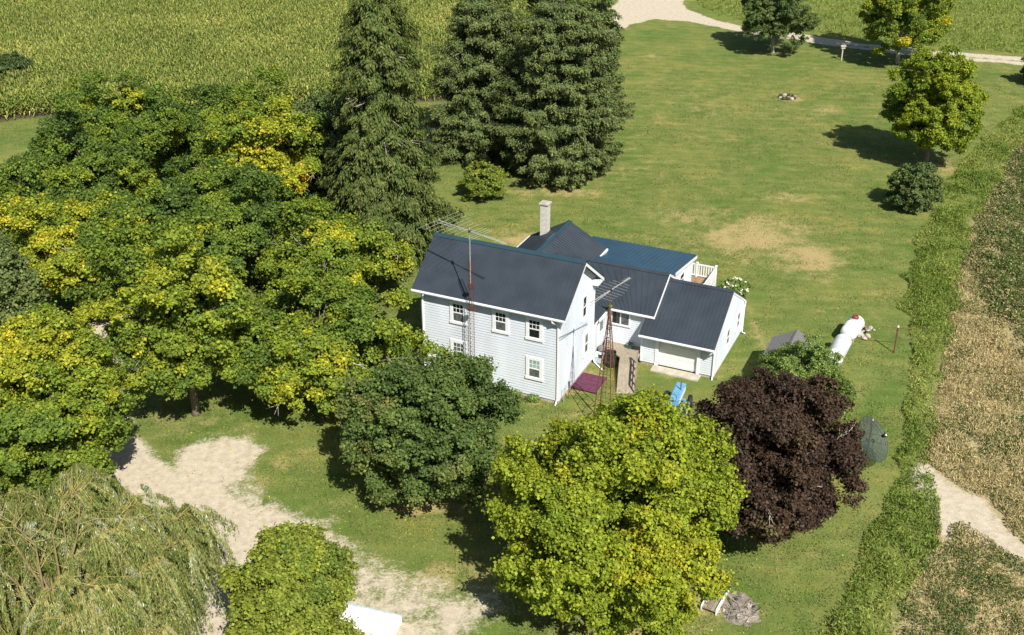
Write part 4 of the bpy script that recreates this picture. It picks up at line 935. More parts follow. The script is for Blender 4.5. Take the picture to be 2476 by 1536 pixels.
def deciduous(name, label, base, h, R, z0, mtl, seed, clusters=60, cr=.9, leaf=.17, cover=3.2, tint=(.5, .2), hot=(), open_=.0, bark='bark', dead=0, group=None, shape=1.0, cat='tree', tr=None, lump=.16, inner=.25, sub=12, up=.35, asp=.85, box=None, skirt=1.35):
    """Leaf clusters spread over an uneven crown; hot: (dx, dy, dz, radius, tint) patches of other colour."""
    for _ in range(5 if box else 0):                         # grow the crown until its outline has the wanted size
        st = clusters_of(seed, h, R, z0, clusters, cr, tint, hot, open_, shape, lump, inner, sub, skirt)
        o = outline(base, st[1], st[5], st[6]); t = np.array(box)*1.016; pm = ppm(base, h*.5)
        R *= np.clip((t[1]-t[0])/(o[1]-o[0]), .8, 1.25); e = ((t[0]+t[1])-(o[0]+o[1]))/2/pm
        h += np.clip((o[2]-t[2])/pm*.55, -1.2, 1.2); h = max(h, z0+1.0)
        base = Vector((base[0]+e, base[1]+np.clip((o[3]-t[3])/pm*.9, -1.5, 1.5), 0))
    rg, c, hz, cen, n0, pc, prad, pt_ = clusters_of(seed, h, R, z0, clusters, cr, tint, hot, open_, shape, lump, inner, sub, skirt)
    pr = random.Random(seed)
    root = thing(name, label, cat, (base[0], base[1], 0), 0, group)
    n_each = np.maximum(8, (cover*4*math.pi*prad**2*.6/(leaf*leaf*.42))).astype(int)
    pi = np.repeat(np.arange(len(pc)), n_each); n = len(pi)
    outd = norm(pc[pi]+np.array([0, 0, .15*hz])); d = norm(rg.normal(size=(n, 3))+outd*.65+np.array([0, 0, up]))
    rads = prad[pi][:, None]*(rg.random((n, 1))**.45)*(1+.9*rg.random((n, 1))**5)
    pos = pc[pi]+d*rads*np.array([1.15, 1.15, .78])+c+rg.normal(0, leaf*.3, (n, 3))
    pos[:, 2] = np.maximum(pos[:, 2], .15)
    nr = norm(d*.5+outd*.2+np.array([0, 0, .38])+rg.normal(size=(n, 3))*.55)
    V = leaf_quads(rg, pos, nr, leaf*rg.uniform(.55, 1.3, n), asp, .18)
    mesh_quads('crown', V, mtl, root, np.clip(pt_[pi]+rg.normal(0, .055, n), 0, 1), rg.random(n))
    mb = MB(); sel = list(range(0, len(cen), max(1, len(cen)//46)))
    limbs(mb, pr, base, h, tr or .035*h*.9, [tuple(cen[i]*.93+c) for i in sel], z0)
    mb.build('trunk', M[bark], root, True)
    if dead:
        for i in range(dead):
            mb = MB(); cand = [q_ for q_ in range(n0) if cen[q_][1] < .1*R and -.5*hz < cen[q_][2] < .55*hz] or [0]; j = pr.choice(cand); o_ = norm(cen[j]*np.array([1, 1, .25])); twigs(mb, pr, tuple(cen[j]*.86+c), tuple(o_), 2, cr*1.5)
            mb.build('dead_branch', M['dead'], root, True)
    return root
_u = np.linspace(0, 2*math.pi, 40, endpoint=False); _w = np.linspace(0, math.pi, 21)
_SPH = np.array([(math.cos(a)*math.sin(b), math.sin(a)*math.sin(b), math.cos(b)) for a in _u for b in _w])
def fit(l, r, t, b, z0):
    """Ground point, height and radius of the crown whose outline spans l..r, t..b."""
    tgt = np.array([l, r, t, b])*1.016; g0 = G((l+r)*.508, b*1.016-20)
    p = np.array([g0.x, g0.y+1.0, 7.0, 3.0])
    def f(p):
        x, y, h, R = p; q = _SPH*np.array([R, R, (h-z0)/2])+np.array([x, y, (h+z0)/2])
        zz = q[:, 2]-CH; d = q[:, 1]*math.cos(TH)-zz*math.sin(TH); up = q[:, 1]*math.sin(TH)+zz*math.cos(TH)
        px = 1238+FPX*q[:, 0]/d; py = 768-FPX*up/d
        return np.array([px.min(), px.max(), py.min(), py.max()])-tgt
    for _ in range(25):
        e = f(p); J = np.array([(f(p+np.eye(4)[k]*1e-3)-e)/1e-3 for k in range(4)]).T
        p = p-np.clip(np.linalg.lstsq(J, e, rcond=None)[0], -3, 3)
    return Vector((p[0], p[1], 0)), float(p[2]), float(p[3])
def tree(name, label, box, z0, mtl, seed, clusters, cr, leaf, cover, tint, **kw):
    b, h, R = fit(*box, z0)
    return deciduous(name, label, b, h, R, z0, mtl, seed, clusters, cr, leaf, cover, tint, box=box, **kw)

# --- garden trees near the camera
tree('maple_tree', 'dark green round maple in front of the farmhouse windows', (815, 1215, 840, 1195), .4, MAPLE_D, 11, 95, 1.0, .14, 1.8, (.35, .22), lump=.20, sub=17, open_=.06)
tree('maple_tree', 'largest yellow-green maple, in the foreground with a few orange sprays', (1188, 1745, 955, 1488), .7, MAPLE_Y, 12, 150, 1.05, .14, 1.8, (.38, .12), hot=((1.0, -3.6, .6, .6, .95), (2.3, -3.2, .7, .6, .96)), lump=.24, sub=17, open_=.05, shape=.5, skirt=.92)
tree('purple_maple_tree', 'dark purple-leaved maple beside the satellite dish', (1645, 2046, 892, 1278), .6, PURPLE, 13, 95, .95, .125, 1.9, (.5, .2), dead=7, lump=.17, sub=17, open_=.02, inner=.4, skirt=1.0)
tree('feathery_tree', 'small feathery light green tree between the shed and the purple maple', (1782, 2028, 806, 1015), .2, FEATHER, 14, 60, .65, .11, 2.3, (.5, .25), lump=.25, sub=15, asp=.45, shape=.2)
tree('maple_tree', 'deep green maple with orange tips at the left edge above the willow', (-75, 300, 742, 1190), .6, OAK, 15, 115, 1.0, .15, 2.4, (.46, .10), hot=((-1.6, -1.0, 2.4, 1.2, 1.0), (-.4, -.4, 3.2, 1.5, .82), (2.5, -1.0, .2, 1.0, .99), (1.0, .3, 3.2, 1.4, .70)), lump=.20, sub=17)
tree('maple_tree', 'small bright green maple beside the white box', (548, 846, 1232, 1560), .3, MAPLE_S, 16, 80, .8, .125, 2.4, (.5, .22), lump=.28, sub=15, shape=.1)
# --- the grove left of the house
GRP = 'grove of turning maples left of the house'
grove = [
    ('broad yellow-green maple at the front of the grove over the shaded grass', (262, 600, 500, 905), 2.0, OAK, 21, (.47, .12), ((-1.0, -2, 3, 2.2, .70),), 3),
    ('broad maple with gold lower branches beside the house front', (565, 1000, 655, 945), 1.6, OAK, 22, (.48, .12), ((-1.8, -3.2, -1.2, 1.3, .84), (0, -3.4, -1.6, 1.2, .82), (1.5, -2.8, 1.2, 1.1, .80), (-2.5, 0, 3.0, 1.3, .5)), 6),
    ('golden maple at the left end of the grove', (45, 278, 492, 722), 2.4, OAK, 23, (.62, .10), ((-.5, -2.0, -1.2, 1.5, .86), (-.3, -1.5, 2.0, 1.5, .78)), 5),
    ('grey-green tree with bare branches at the left edge', (-110, 78, 545, 765), 2.0, WALNUT, 24, (.85, .15), (), 6),
    ('maple with golden sprays in front of the tall dark spruce', (650, 945, 488, 715), 2.2, OAK, 25, (.45, .13), ((-.6, -1.5, 2.2, 1.2, .84), (1.8, -1.2, 1.6, 1.3, .82), (.6, -2.4, -.5, 1.1, .80)), 7),
    ('deep green maple in the middle of the grove', (355, 690, 395, 660), 2.2, OAK, 26, (.26, .14), ((1.5, -1, 2.2, 1.0, .5),), 2),
    ('golden maple standing above the middle of the grove', (492, 745, 238, 505), 2.4, OAK, 27, (.58, .12), ((.3, -2, 1.2, 1.7, .82), (2.2, -1.5, -1.0, 1.3, .84)), 6),
    ('dark green maple at the back left of the grove', (25, 340, 245, 530), 2.0, OAK, 28, (.30, .14), ((-3.2, -1.5, -.8, 1.0, .86), (.5, -1.5, 1.0, .9, .55)), 2),
    ('green maple at the back of the grove below the corn', (150, 490, 182, 430), 2.2, OAK, 29, (.36, .15), ((-2.6, -.5, 2.0, 1.0, .80), (.3, 0, 3.0, .7, .8), (.5, -2.8, -.6, 1.3, .64)), 3),
    ('dark green maple at the back right of the grove below the corn', (440, 715, 180, 390), 2.2, OAK, 30, (.28, .12), ((1.8, -.5, 1.2, 1.1, .6),), 3),
    ('grey-green walnut tree beside the tall dark spruce', (665, 895, 225, 475), 2.2, WALNUT, 31, (.45, .22), (), 7),
    ('mid green maple at the left edge of the grove beyond the grey-green tree', (-70, 180, 385, 620), 2.0, OAK, 32, (.38, .14), (), 2),
    ('shaded deep green maple in the heart of the grove beside the lane', (165, 400, 475, 700), 2.0, OAK, 33, (.42, .16), ((0, -2, 1.6, 1.3, .6),), 2),
]
for lb, box, zz, mt, sd, tn, hot, dead in grove:
    l_, r_, t_, b_ = box; w_ = (r_-l_)*.09; box = (l_-w_, r_+w_, t_-4, b_+28); zz *= .4
    tree('maple_tree' if mt is OAK else 'walnut_tree', lb, box, zz, mt, sd, 84, 1.15, .165, 1.7, tn, hot=hot, open_=.09, bark='bark', dead=dead, group=GRP, lump=.34, sub=15, inner=.30, tr=.19)
# --- trees on the far lawn
tree('ash_tree', 'open green tree by the far drive, leftmost of the lawn trees', (1768, 1945, -80, 112), 1.0, WALNUT, 41, 85, .8, .16, 1.9, (.6, .25), lump=.24, sub=13, open_=.08, bark='palebark', tr=.2)
tree('maple_tree', 'yellow-green maple by the far drive, its crown cut by the top of the picture', (2052, 2262, -110, 128), 1.2, OAK, 42, 115, .9, .16, 1.9, (.50, .13), lump=.15, sub=15, open_=.06, bark='palebark', tr=.22)
tree('maple_tree', 'bright yellow-green maple on the right of the lawn beside the round bush', (2106, 2338, 112, 358), 1.0, MAPLE_Y, 43, 125, .85, .15, 1.9, (.30, .16), lump=.15, sub=15, open_=.06, tr=.2)
tree('round_bush', 'round dark green bush on the right lawn', (2112, 2243, 388, 500), .0, WALNUT, 44, 60, .5, .12, 2.4, (.5, .2), lump=.12, sub=13, cat='bush', tr=.08)
tree('young_tree', 'small bright green tree at the foot of the blue spruces', (1100, 1202, 384, 474), .1, MAPLE_S, 45, 40, .5, .13, 2.1, (.3, .2), lump=.28, sub=13, cat='tree', tr=.07)
tree('walnut_tree', 'open green tree behind the blue spruces by the drive', (1340, 1482, -40, 235), 1.0, WALNUT, 46, 56, .9, .17, 2.0, (.8, .2), lump=.34, sub=13, open_=.12, bark='palebark', dead=2, tr=.2)
tree('walnut_tree', 'tall green tree behind the blue spruces at the top of the picture', (1190, 1420, -90, 150), 1.5, OAK, 47, 60, 1.1, .19, 2.0, (.40, .15), lump=.25, sub=13, bark='palebark', tr=.25)
b = G(2500, 205)
deciduous('round_bush', 'dark green bush at the right edge beyond the tall weeds', b, 3.2, 1.6, .1, WALNUT, 48, 30, .7, .17, 2.2, (.2, .2), lump=.2, sub=11, cat='bush', tr=.08)
b = G(28, 215)
deciduous('round_bush', 'dark bush standing in the corn at the left edge', b, 3.4, 2.3, .1, WALNUT, 49, 34, .8, .17, 2.2, (.2, .15), lump=.15, sub=11, cat='bush', tr=.08)
# --- white flowering shrub behind the garage
b = G(1778, 712)
fs = deciduous('flowering_shrub', 'white flowering shrub behind the garage', b, 1.0, .78, .05, FEATHER, 50, 26, .30, .11, 2.0, (.4, .2), lump=.25, sub=5, cat='shrub', tr=.04)
rg = np.random.default_rng(51); q = norm(rg.normal(size=(38, 3))+np.array([0, -.3, .7]))*np.array([.80, .80, .52])+np.array([0, 0, .54])
for p_ in q:
    d = norm(rg.normal(size=(12, 3))+np.array([0, 0, .4])); mesh_quads('flower', leaf_quads(rg, p_+d*.07, d, np.full(12, .075), .9, .1), M['petal'], fs)
b = HW(.48, 6.47, 2.88)
wd = thing('gutter_weed', 'small green weed sprouting from the gutter end above the deck', 'weed', b)
d = norm(rg.normal(size=(90, 3))+np.array([0, 0, .6])); mesh_quads('leaf', leaf_quads(rg, d*.13*rg.random((90, 1))**.4+np.array([0, 0, .14]), d, np.full(90, .08), .6), FEATHER, wd, rg.random(90)*.6+.4, rg.random(90))
for i, (u, lb) in enumerate(((-2.4, 'leafy weed at the foot of the front wall, nearer the dark maple'), (-1.35, 'leafy weed at the foot of the front wall, below the lower right window'))):
    wd = thing('wall_weed', lb, 'weed', HW(u, -.35), 0, 'weeds along the front wall')
    d = norm(rg.normal(size=(260, 3))+np.array([0, 0, .5])); mesh_quads('leaf', leaf_quads(rg, d*np.array([.45, .3, .28])*rg.random((260, 1))**.4+np.array([0, 0, .2]), d, np.full(260, .11), .6), FEATHER, wd, rg.random(260)*.5, rg.random(260))

# --- spruces
def spruce(label, base, h, R, mtl, seed, droop, z0=.3, power=.75, den=1.0, bare=0, spray=.42, skew=(0, 0)):
    rg = np.random.default_rng(seed); pr = random.Random(seed)
    root = thing('spruce_tree', label, 'tree', (base[0], base[1], 0), 0, 'tall spruces behind the house')
    P, A, N, T, S = [], [], [], [], []
    mb = MB(); mb.tube([(0, 0, -.2), (0, 0, h*.35), (skew[0]*.5, skew[1]*.5, h*.7), (skew[0], skew[1], h*.98)], [.34, .25, .14, .03], 8)
    z = z0; nb = 0
    while z < h*.985:
        f = z/h; r = R*(1-f)**power*(1.0 if f > .06 else .85); k = max(5, int((5+r*1.9)))
        a0 = pr.random()*6.28; lump = .82+.3*vnoise(z*1.1, seed*3.7, seed)
        for j in range(k):
            a = a0+j*6.283/k+pr.gauss(0, .3); ln = r*lump*pr.uniform(.62, 1.16)+.15
            sec = .80+.40*float(vnoise(math.cos(a)*2.1+z*.5, math.sin(a)*2.1+seed, seed)); ln *= sec
            zz = z+pr.gauss(0, .36)
            o = np.array([math.cos(a), math.sin(a), 0]); sd = np.array([-math.sin(a), math.cos(a), 0])
            n = max(6, int(ln*34*den)); t = rg.random(n)**.62
            rise = .28*(1-droop)
            cz = rise*t*ln-(.30+.45*droop)*ln*t**2*.55+.20*ln*np.clip(t-.72, 0, 1)
            wd = (.16+.30*ln*np.sin(np.clip(t*1.06, 0, 1)*math.pi)**.8*.55)*rg.uniform(-1, 1, n)
            pos = o*(t*ln)[:, None]+sd*wd[:, None]+np.array([0, 0, 1])*(zz+cz-np.abs(wd)*(.25+.5*droop)+rg.normal(0, .13, n))[:, None]
            ax = o*1.0+sd*(np.sign(wd)*.8)[:, None]+np.array([0, 0, -.25-1.1*droop])*rg.uniform(.5, 1.4, (n, 1))+rg.normal(size=(n, 3))*.3
            P.append(pos); A.append(norm(ax)); N.append(norm(np.array([0, 0, 1.0])*(1-.55*droop)+o*(.45+.5*droop)+rg.normal(size=(n, 3))*.45))
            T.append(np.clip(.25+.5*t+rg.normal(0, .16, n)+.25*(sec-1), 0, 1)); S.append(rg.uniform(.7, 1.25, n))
            nb += 1
            if nb % 2 == 0: mb.tube([(0, 0, zz), tuple(o*ln*.5+np.array([0, 0, zz+rise*.5*ln-.06*ln])), tuple(o*ln*.93+np.array([0, 0, zz+rise*ln-.28*ln*(.6+droop)]))], [.045, .03, .008], 4)
        z += (.26+.10*pr.random())/max(.6, den**.5)
    P, A, N, T, S = map(np.concatenate, (P, A, N, T, S))
    P[:, :2] += np.array(skew)[None, :]*np.clip(P[:, 2:3]/h, 0, 1)**2
    P[:, 2] = np.maximum(P[:, 2], .12)
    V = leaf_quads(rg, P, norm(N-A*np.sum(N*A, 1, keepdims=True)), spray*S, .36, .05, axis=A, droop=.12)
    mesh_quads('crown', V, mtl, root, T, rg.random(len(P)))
    mb.build('trunk', M['bark'], root, True)
    if bare:
        for i in range(bare):
            mb = MB(); zz = h*pr.uniform(.25, .8); a = pr.uniform(-2.6, -.4); r = R*(1-zz/h)**power; o = Vector((math.cos(a), math.sin(a), 0))
            mb.tube([o*r*.2+Vector((0, 0, zz)), o*r*.6+Vector((0, 0, zz-.1)), o*r*.95+Vector((0, 0, zz-.35*pr.random()))], [.04, .028, .01], 5)
            for _ in range(3):
                e = o*r*pr.uniform(.5, 1)+Vector((pr.gauss(0, .4), pr.gauss(0, .4), zz+pr.gauss(0, .2))); mb.tube([o*r*.5+Vector((0, 0, zz-.08)), e], [.016, .005], 4)
            mb.build('dead_branch', M['dead'], root)
b = D(925, 610)
spruce('tall dark drooping spruce left of the pair of blue spruces', b, tall(b, -110), 150*1.016/ppm(b, 4), SPRUCE_N, 61, .8, .5, .45, 2.3, 16, .235)
b = D(1335, 415)
spruce('broad blue-green spruce in front of its twin', b, tall(b, -2), 160*1.016/ppm(b, 4), SPRUCE_B, 62, .12, .2, .31, 2.6, 0, .22)
b = D(1152, 362)
spruce('blue-green spruce behind and left of the broad one', b, tall(b, -5), 140*1.016/ppm(b, 4), SPRUCE_B, 63, .15, .4, .31, 2.5, 2, .22)

# --- weeping willow
def willow(label, base, h, R, seed):
    rg = np.random.default_rng(seed); pr = random.Random(seed)
    root = thing('willow_tree', label, 'tree', (base[0], base[1], 0))
    mb = MB(); mb.tube([(0, 0, -.2), (0, 0, .6), (.1, 0, 2.0), (.15, .1, 3.2)], [.62, .48, .42, .34], 10)
    tw = MB(); starts = []
    for i in range(34):
        a = i*2.399+pr.gauss(0, .2); reach = R*pr.uniform(.35, .9); top = h*(1-.38*(reach/R)**2)*pr.uniform(.88, 1.0)
        o = Vector((math.cos(a), math.sin(a), 0)); p = [Vector((0, 0, 2.4+pr.random()*.8))]
        for t in (.3, .6, .85, 1.0): p.append(o*reach*t+Vector((pr.gauss(0, .15), pr.gauss(0, .15), 2.6+(top-2.6)*math.sin(t*1.45)/math.sin(1.45))))
        mb.tube(p, [.08, .05, .034, .022, .010], 6)
        starts += [(p[2], o), (p[3], o), (p[2].lerp(p[3], .5), o), (p[4], o), (p[3].lerp(p[4], .5), o)]*2
        for _ in range(17):                                  # arching yellow secondary branches
            t = pr.uniform(.3, 1.0); k = min(3, int(t*4)); s = p[k].lerp(p[k+1], t*4-k) if k < 4 else p[4]
            a2 = a+pr.gauss(0, .9); o2 = Vector((math.cos(a2), math.sin(a2), 0)); l2 = pr.uniform(.6, 1.7)
            e1 = s+o2*l2*.5+Vector((0, 0, pr.uniform(.15, .55))); e2 = s+o2*l2+Vector((0, 0, pr.uniform(-.25, .3)))
            tw.tube([s, e1, e2], [.012, .008, .004], 4); starts += [(s.lerp(e1, .5), o2), (e1, o2), (e1.lerp(e2, .5), o2), (e2, o2)]
    mb.build('trunk', M['willowbark'], root, True)
    P, A, N, T = [], [], [], []
    pr.shuffle(starts); starts = starts[:int(len(starts)*.62)]
    for s, o in starts:
        L0 = pr.uniform(1.6, 4.2)*min(1, .5+s.z/h*.55); tone = pr.gauss(.52, .20); oo = pr.uniform(.15, .45); aa = Vector((pr.gauss(0, .3), pr.gauss(0, .3), 0))
        for _ in range(7):
            ln = L0*pr.uniform(.7, 1.1); ln = min(ln, s.z-.3)
            if ln < .5: continue
            j = Vector((pr.gauss(0, .15), pr.gauss(0, .15), 0)); out = (o+aa)*oo*pr.uniform(.7, 1.3)
            q0 = s+j*.3; q1 = q0+out+Vector((0, 0, -.20*ln)); q2 = q0+out*1.5+j+Vector((0, 0, -.6*ln)); q3 = q0+out*1.6+j*1.3+Vector((0, 0, -ln))
            tw.tube([q0, q1, q2, q3], [.006, .005, .004, .002], 3, False)
            n = int(ln*34); t = rg.random(n)*.96+.04
            q = [np.array(x) for x in (q0, q1, q2, q3)]
            t_ = t[:, None]; pos = np.where(t_ < .33, q[0]+(q[1]-q[0])*t_*3, np.where(t_ < .66, q[1]+(q[2]-q[1])*(t_*3-1), q[2]+(q[3]-q[2])*(t_*3-2)))
            ax = norm(np.array([0, 0, -1.0])+rg.normal(size=(n, 3))*.26); P.append(pos+ax*.06+rg.normal(size=(n, 3))*.035); A.append(ax); N.append(norm(rg.normal(size=(n, 3))+np.array([o.x*.8, o.y*.8-.25, .35])))
            T.append(np.clip(tone+rg.normal(0, .15, n), 0, 1))
    P, A, N, T = map(np.concatenate, (P, A, N, T))
    V = leaf_quads(rg, P, norm(N-A*np.sum(N*A, 1, keepdims=True)), rg.uniform(.11, .20, len(P)), .24, .03, axis=A)
    tw.build('twig', M['willowtwig'], root)
    mesh_quads('crown', V, WILLOW, root, T, rg.random(len(P)))
willow('weeping willow with yellow twigs filling the bottom left corner', (-16.6, 32.6, 0), 8.0, 6.3, 71)

# ================================================================== FIELD COVER (uncountable plants)
rg = np.random.default_rng(81)
# corn
row, sp = .72, .21
ang = math.radians(8); ca, sa = math.cos(ang), math.sin(ang)
uu, vv = np.meshgrid(np.arange(-110, 60, sp), np.arange(60, 200, row)); uu = uu.ravel()+rg.normal(0, .05, uu.size); vv = vv.ravel()+rg.normal(0, .12, vv.size)
cx, cy = uu*ca-vv*sa+20, uu*sa+vv*ca
k = (cy > 85) & (cy < 185) & (cx > -84) & (cx < 40); cx, cy = cx[k], cy[k]
k = (in_poly(cx, cy, CORN) < 0) & in_view(np.stack([cx, cy, np.full_like(cx, 1.5)], 1), 160); cx, cy = cx[k], cy[k]
k = rg.random(len(cx)) < np.where(cy > 140, .75, 1.0); cx, cy = cx[k], cy[k]
nc = len(cx); hh = 2.1*(1+.16*(fbm(cx/5, cy/5, 91)-.5))*rg.uniform(.88, 1.1, nc); age = fbm(cx/7, cy/7, 95)
Vs, Ts = [], []
for j in range(7):
    z = hh*(.16+.80*(j/6.0)); a = rg.uniform(0, 6.283, nc); o = np.stack([np.cos(a), np.sin(a), 0*a], 1); s_ = np.stack([-np.sin(a), np.cos(a), 0*a], 1)
    ln = rg.uniform(.42, .72, nc)*(1 if j < 5 else .7); w = rg.uniform(.045, .075, nc)
    b0 = np.stack([cx, cy, z], 1); up = np.array([0, 0, 1.0])
    m1 = b0+o*(ln*.48)[:, None]+up*(ln*rg.uniform(.18, .5, nc))[:, None]; e1 = b0+o*ln[:, None]+up*(ln*rg.uniform(-.45, .25, nc))[:, None]
    ws = s_*w[:, None]
    Vs.append(np.stack([b0-ws*.5, m1-ws, m1+ws, b0+ws*.5], 1)); Vs.append(np.stack([m1-ws, e1-ws*.15, e1+ws*.15, m1+ws], 1))
    t = np.clip(.14+.52*rg.random(nc)+(age-.5)*.8+(.2 if j < 2 else 0), 0, 1); Ts += [t, np.clip(t+.1, 0, 1)]
for j in range(2):                                           # tassels
    a = rg.uniform(0, 6.283, nc); b0 = np.stack([cx, cy, hh*.96], 1); e1 = b0+np.stack([np.cos(a)*.12, np.sin(a)*.12, np.full(nc, .28)], 1); s_ = np.stack([-np.sin(a), np.cos(a), 0*a], 1)*.014
    Vs.append(np.stack([b0-s_, e1-s_, e1+s_, b0+s_], 1)); Ts.append(np.clip(.8+.2*rg.random(nc), 0, 1))
co = mesh_quads('corn', np.concatenate(Vs), CORNM, None, np.concatenate(Ts), rg.random(sum(map(len, Vs))))
tagp(co, 'field of ripening corn filling the top left', 'corn', None, 'stuff')
def cover(name, label, cat, poly, dens, hgt, size, mtl, tintf, seed, asp=.3, upright=1.0, exclude=(), sdmax=0.0, ymax=200, hf=None, gap=0.0):
    rg = np.random.default_rng(seed); xs = [p[0] for p in poly]; ys = [p[1] for p in poly]
    x0, x1, y0, y1 = max(min(xs), -70), min(max(xs), 72), max(min(ys), 26), min(max(ys), ymax)
    n = int((x1-x0)*(y1-y0)*dens); x = rg.uniform(x0, x1, n); y = rg.uniform(y0, y1, n)
    cl = fbm(x/.9, y/.9, seed); k = rg.random(n) < np.clip((cl-.25)*2.2, .05, 1); x, y, cl = x[k], y[k], cl[k]
    if gap:
        k = rg.random(n_ := len(x)) < np.clip((fbm(x/2.6, y/3.4, seed+9)-gap)*5+.12, .06, 1); x, y, cl = x[k], y[k], cl[k]; cl = np.clip((cl-.5)*1.5+.5+(fbm(x/2.6, y/3.4, seed+9)-.5)*1.2, 0, 1.3)
    k = in_view(np.stack([x, y, 0*x], 1), 90); x, y, cl = x[k], y[k], cl[k]
    sd = in_poly(x, y, poly)+(fbm(x/1.5, y/1.5, seed+3)-.5)*1.2; k = sd < sdmax
    for e in exclude: k &= in_poly(x, y, e)+(fbm(x/1.2, y/1.2, seed+5)-.5)*.9 > .1
    x, y, cl, sd = x[k], y[k], cl[k], sd[k]; n = len(x)
    hl = hgt*(.45+1.0*cl)*np.clip(.35-sd*.9, .3, 1)
    if hf is not None: hl = hl*hf(x, y)
    z = rg.random(n)**.6*hl
    nr = norm(rg.normal(size=(n, 3))+np.array([.25, -.6, .7])); ax = norm(np.array([0, 0, 1.0])*upright+rg.normal(size=(n, 3))*.55)
    if upright < .1: V = leaf_quads(rg, np.stack([x, y, z+.03], 1), norm(rg.normal(size=(n, 3))*.6+np.array([0, 0, 1])), size*rg.uniform(.6, 1.4, n), asp, .12)
    else: V = leaf_quads(rg, np.stack([x, y, z+.04], 1), norm(nr-ax*np.sum(nr*ax, 1, keepdims=True)), size*rg.uniform(.6, 1.4, n), asp, .06, axis=ax)
    o = mesh_quads(name, V, mtl, None, np.clip(tintf(x, y, rg, n), 0, 1), rg.random(n)); tagp(o, label, cat, None, 'stuff'); return o
cover('tall_weeds', 'band of tall rank weeds and grass between the lawn and the bean field', 'weeds', STRIP, 470, .48, .19, WEED, lambda x, y, r, n: .08+.62*fbm(x/1.8, y/3.0, 7)+.34*r.random(n)+1.3*np.clip(fbm(x/2.5, y/4, 11)-.52, 0, 1), 101, .24, .8, (), .25, gap=.26)
GREENF = pl([(2437, 320), (2385, 415), (2335, 520), (2305, 620), (2345, 740), (2437, 860), (2900, 1000), (2800, 150)])
def btint(x, y, r, n):
    g = fbm(x/4.0, y/5.0, 21); p = .62+(.5-g)*2.4-.75*sstep(.6, -1.2, in_poly(x, y, GREENF))-.45*np.clip((46-y)/6, 0, 1)
    return np.where(r.random(n) < np.clip(p, .05, .96), r.uniform(.58, 1, n), r.uniform(0, .45, n))
cover('bean_plants', 'yellowing bean crop in the field at the right', 'beans', FIELD, 420, .34, .12, BEAN, btint, 102, .5, .5, (SAND,), 0, 120, hf=lambda x, y: np.clip(.5+(y-50)/60, .5, 1.3))
cover('bean_plants', 'still dark green part of the bean crop at the upper right', 'beans', GREENF, 300, .40, .16, BEAN, lambda x, y, r, n: np.where(r.random(n) < .16+.5*np.clip(1+in_poly(x, y, GREENF)/3, 0, 1), r.uniform(.5, .9, n), r.uniform(0, .42, n)), 105, .6, .4, (), .3, 120, gap=.30)
STALK = leafmat('dry_stalks', [(0, (.16, .19, .05)), (.4, (.32, .27, .12)), (1, (.52, .43, .22))], .28)
cover('dry_stalks', 'thin dry tan stalks standing among the beans', 'stalks', FIELD, 400, .36, .19, STALK, lambda x, y, r, n: .25+.5*fbm(x/3, y/3, 61)+.35*r.random(n)-.3*sstep(.6, -1.2, in_poly(x, y, GREENF)), 104, .15, 1.0, (SAND, GREENF), 0, 90, hf=lambda x, y: np.clip((y-37)/9, .35, 1))
cover('meadow_grass', 'rough uncut grass beyond the far drive', 'grass', MEADOW, 34, .30, .42, WEED, lambda x, y, r, n: .35+.4*fbm(x/6, y/4, 31)+.2*r.random(n), 103, .16, 1.0, (ROAD,), 0, 175)
# tufts standing out of the mown lawn
GRASS = leafmat('lawn_grass_blades', [(0, (.088, .122, .030)), (.45, (.160, .184, .050)), (.75, (.250, .245, .086)), (1, (.38, .30, .14))], .2, gain=1.0)
rg = np.random.default_rng(110); n_ = 560000
yy = 30+105*rg.random(n_)**1.4; xx = rg.uniform(-1, 1, n_)*(yy*.47+9)
iy = np.clip(((yy-Y0)/ST).astype(int), 0, ny-2); ix = np.clip(((xx-X0)/ST).astype(int), 0, nx-2)
lu, lv = (xx-HX)*math.cos(YAW)+(yy-HY)*math.sin(YAW), -(xx-HX)*math.sin(YAW)+(yy-HY)*math.cos(YAW)
k = (cls[iy, ix] == 0) & (dirt[iy, ix] < .25) & (rough_[iy, ix] < .3) & ~((lu > -8.4) & (lu < 7.2) & (lv > -.1) & (lv < 18)) & ~((lu > -.1) & (lu < 4) & (lv > 1.5) & (lv < 7.2))
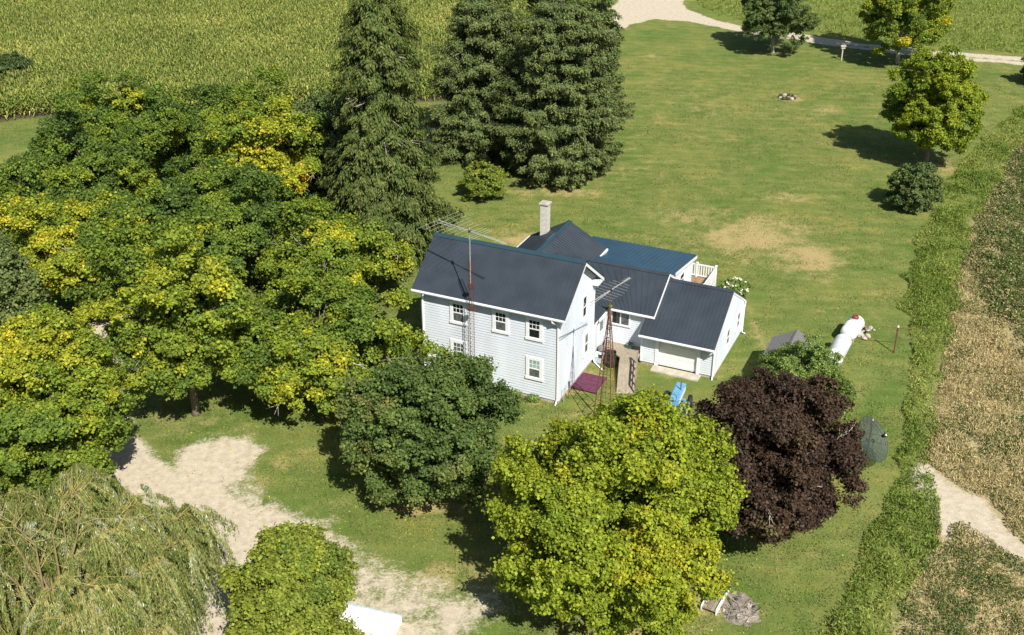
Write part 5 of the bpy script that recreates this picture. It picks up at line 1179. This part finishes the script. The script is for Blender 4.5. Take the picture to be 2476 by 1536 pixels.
cl = .5*fbm(xx/.8, yy/.8, 111)+.5*fbm(xx/3, yy/3, 112); k &= rg.random(n_) < np.clip((cl-.32)*3.0, .04, 1)
xx, yy, cl, dd_ = xx[k], yy[k], cl[k], dry[iy, ix][k]; n_ = len(xx)
ax = norm(np.array([0, 0, .8])+rg.normal(size=(n_, 3))*.6); nr = norm(rg.normal(size=(n_, 3))+np.array([.1, -.4, .9]))
gr = mesh_quads('grass', leaf_quads(rg, np.stack([xx, yy, np.full(n_, .04)], 1), norm(nr-ax*np.sum(nr*ax, 1, keepdims=True)), rg.uniform(.05, .12, n_)*(1+.005*yy)*np.clip((142-yy)/30, .4, 1), .32, .06, axis=ax), GRASS, None, np.clip(1.25*(.62-cl)+.35+.3*dd_+rg.normal(0, .12, n_), 0, 1), rg.random(n_))
tagp(gr, 'short tufty grass growing all over the mown lawn', 'grass', None, 'stuff')
rg = np.random.default_rng(120); P_ = []
for cx_, cy_, sp_, n_ in ((-4, 45, 5, 500), (4, 36.5, 6, 700), (11.5, 43, 6, 350), (-10, 52, 9, 700), (34, 90, 6, 250), (10, 60, 18, 350)):
    P_.append(np.stack([cx_+rg.normal(0, sp_*.6, n_), cy_+rg.normal(0, sp_*.6, n_), np.full(n_, .035)], 1))
P_ = np.concatenate(P_); loc_ = np.stack([(P_[:, 0]-HX)*math.cos(YAW)+(P_[:, 1]-HY)*math.sin(YAW), -(P_[:, 0]-HX)*math.sin(YAW)+(P_[:, 1]-HY)*math.cos(YAW)], 1)
P_ = P_[~((loc_[:, 0] > -8.5) & (loc_[:, 0] < 7.2) & (loc_[:, 1] > -.2) & (loc_[:, 1] < 18))]
n_ = len(P_); fl = mesh_quads('fallen_leaves', leaf_quads(rg, P_, norm(rg.normal(size=(n_, 3))*.35+np.array([0, 0, 1])), rg.uniform(.06, .10, n_), .8, .1), OAK, None, rg.uniform(.5, .9, n_), rg.random(n_))
tagp(fl, 'scattered fallen yellow leaves on the lawn', 'leaves', None, 'stuff')
print('quads', sum(len(o.data.polygons) for o in bpy.data.objects if o.type == 'MESH'), 'objects', len(bpy.data.objects))
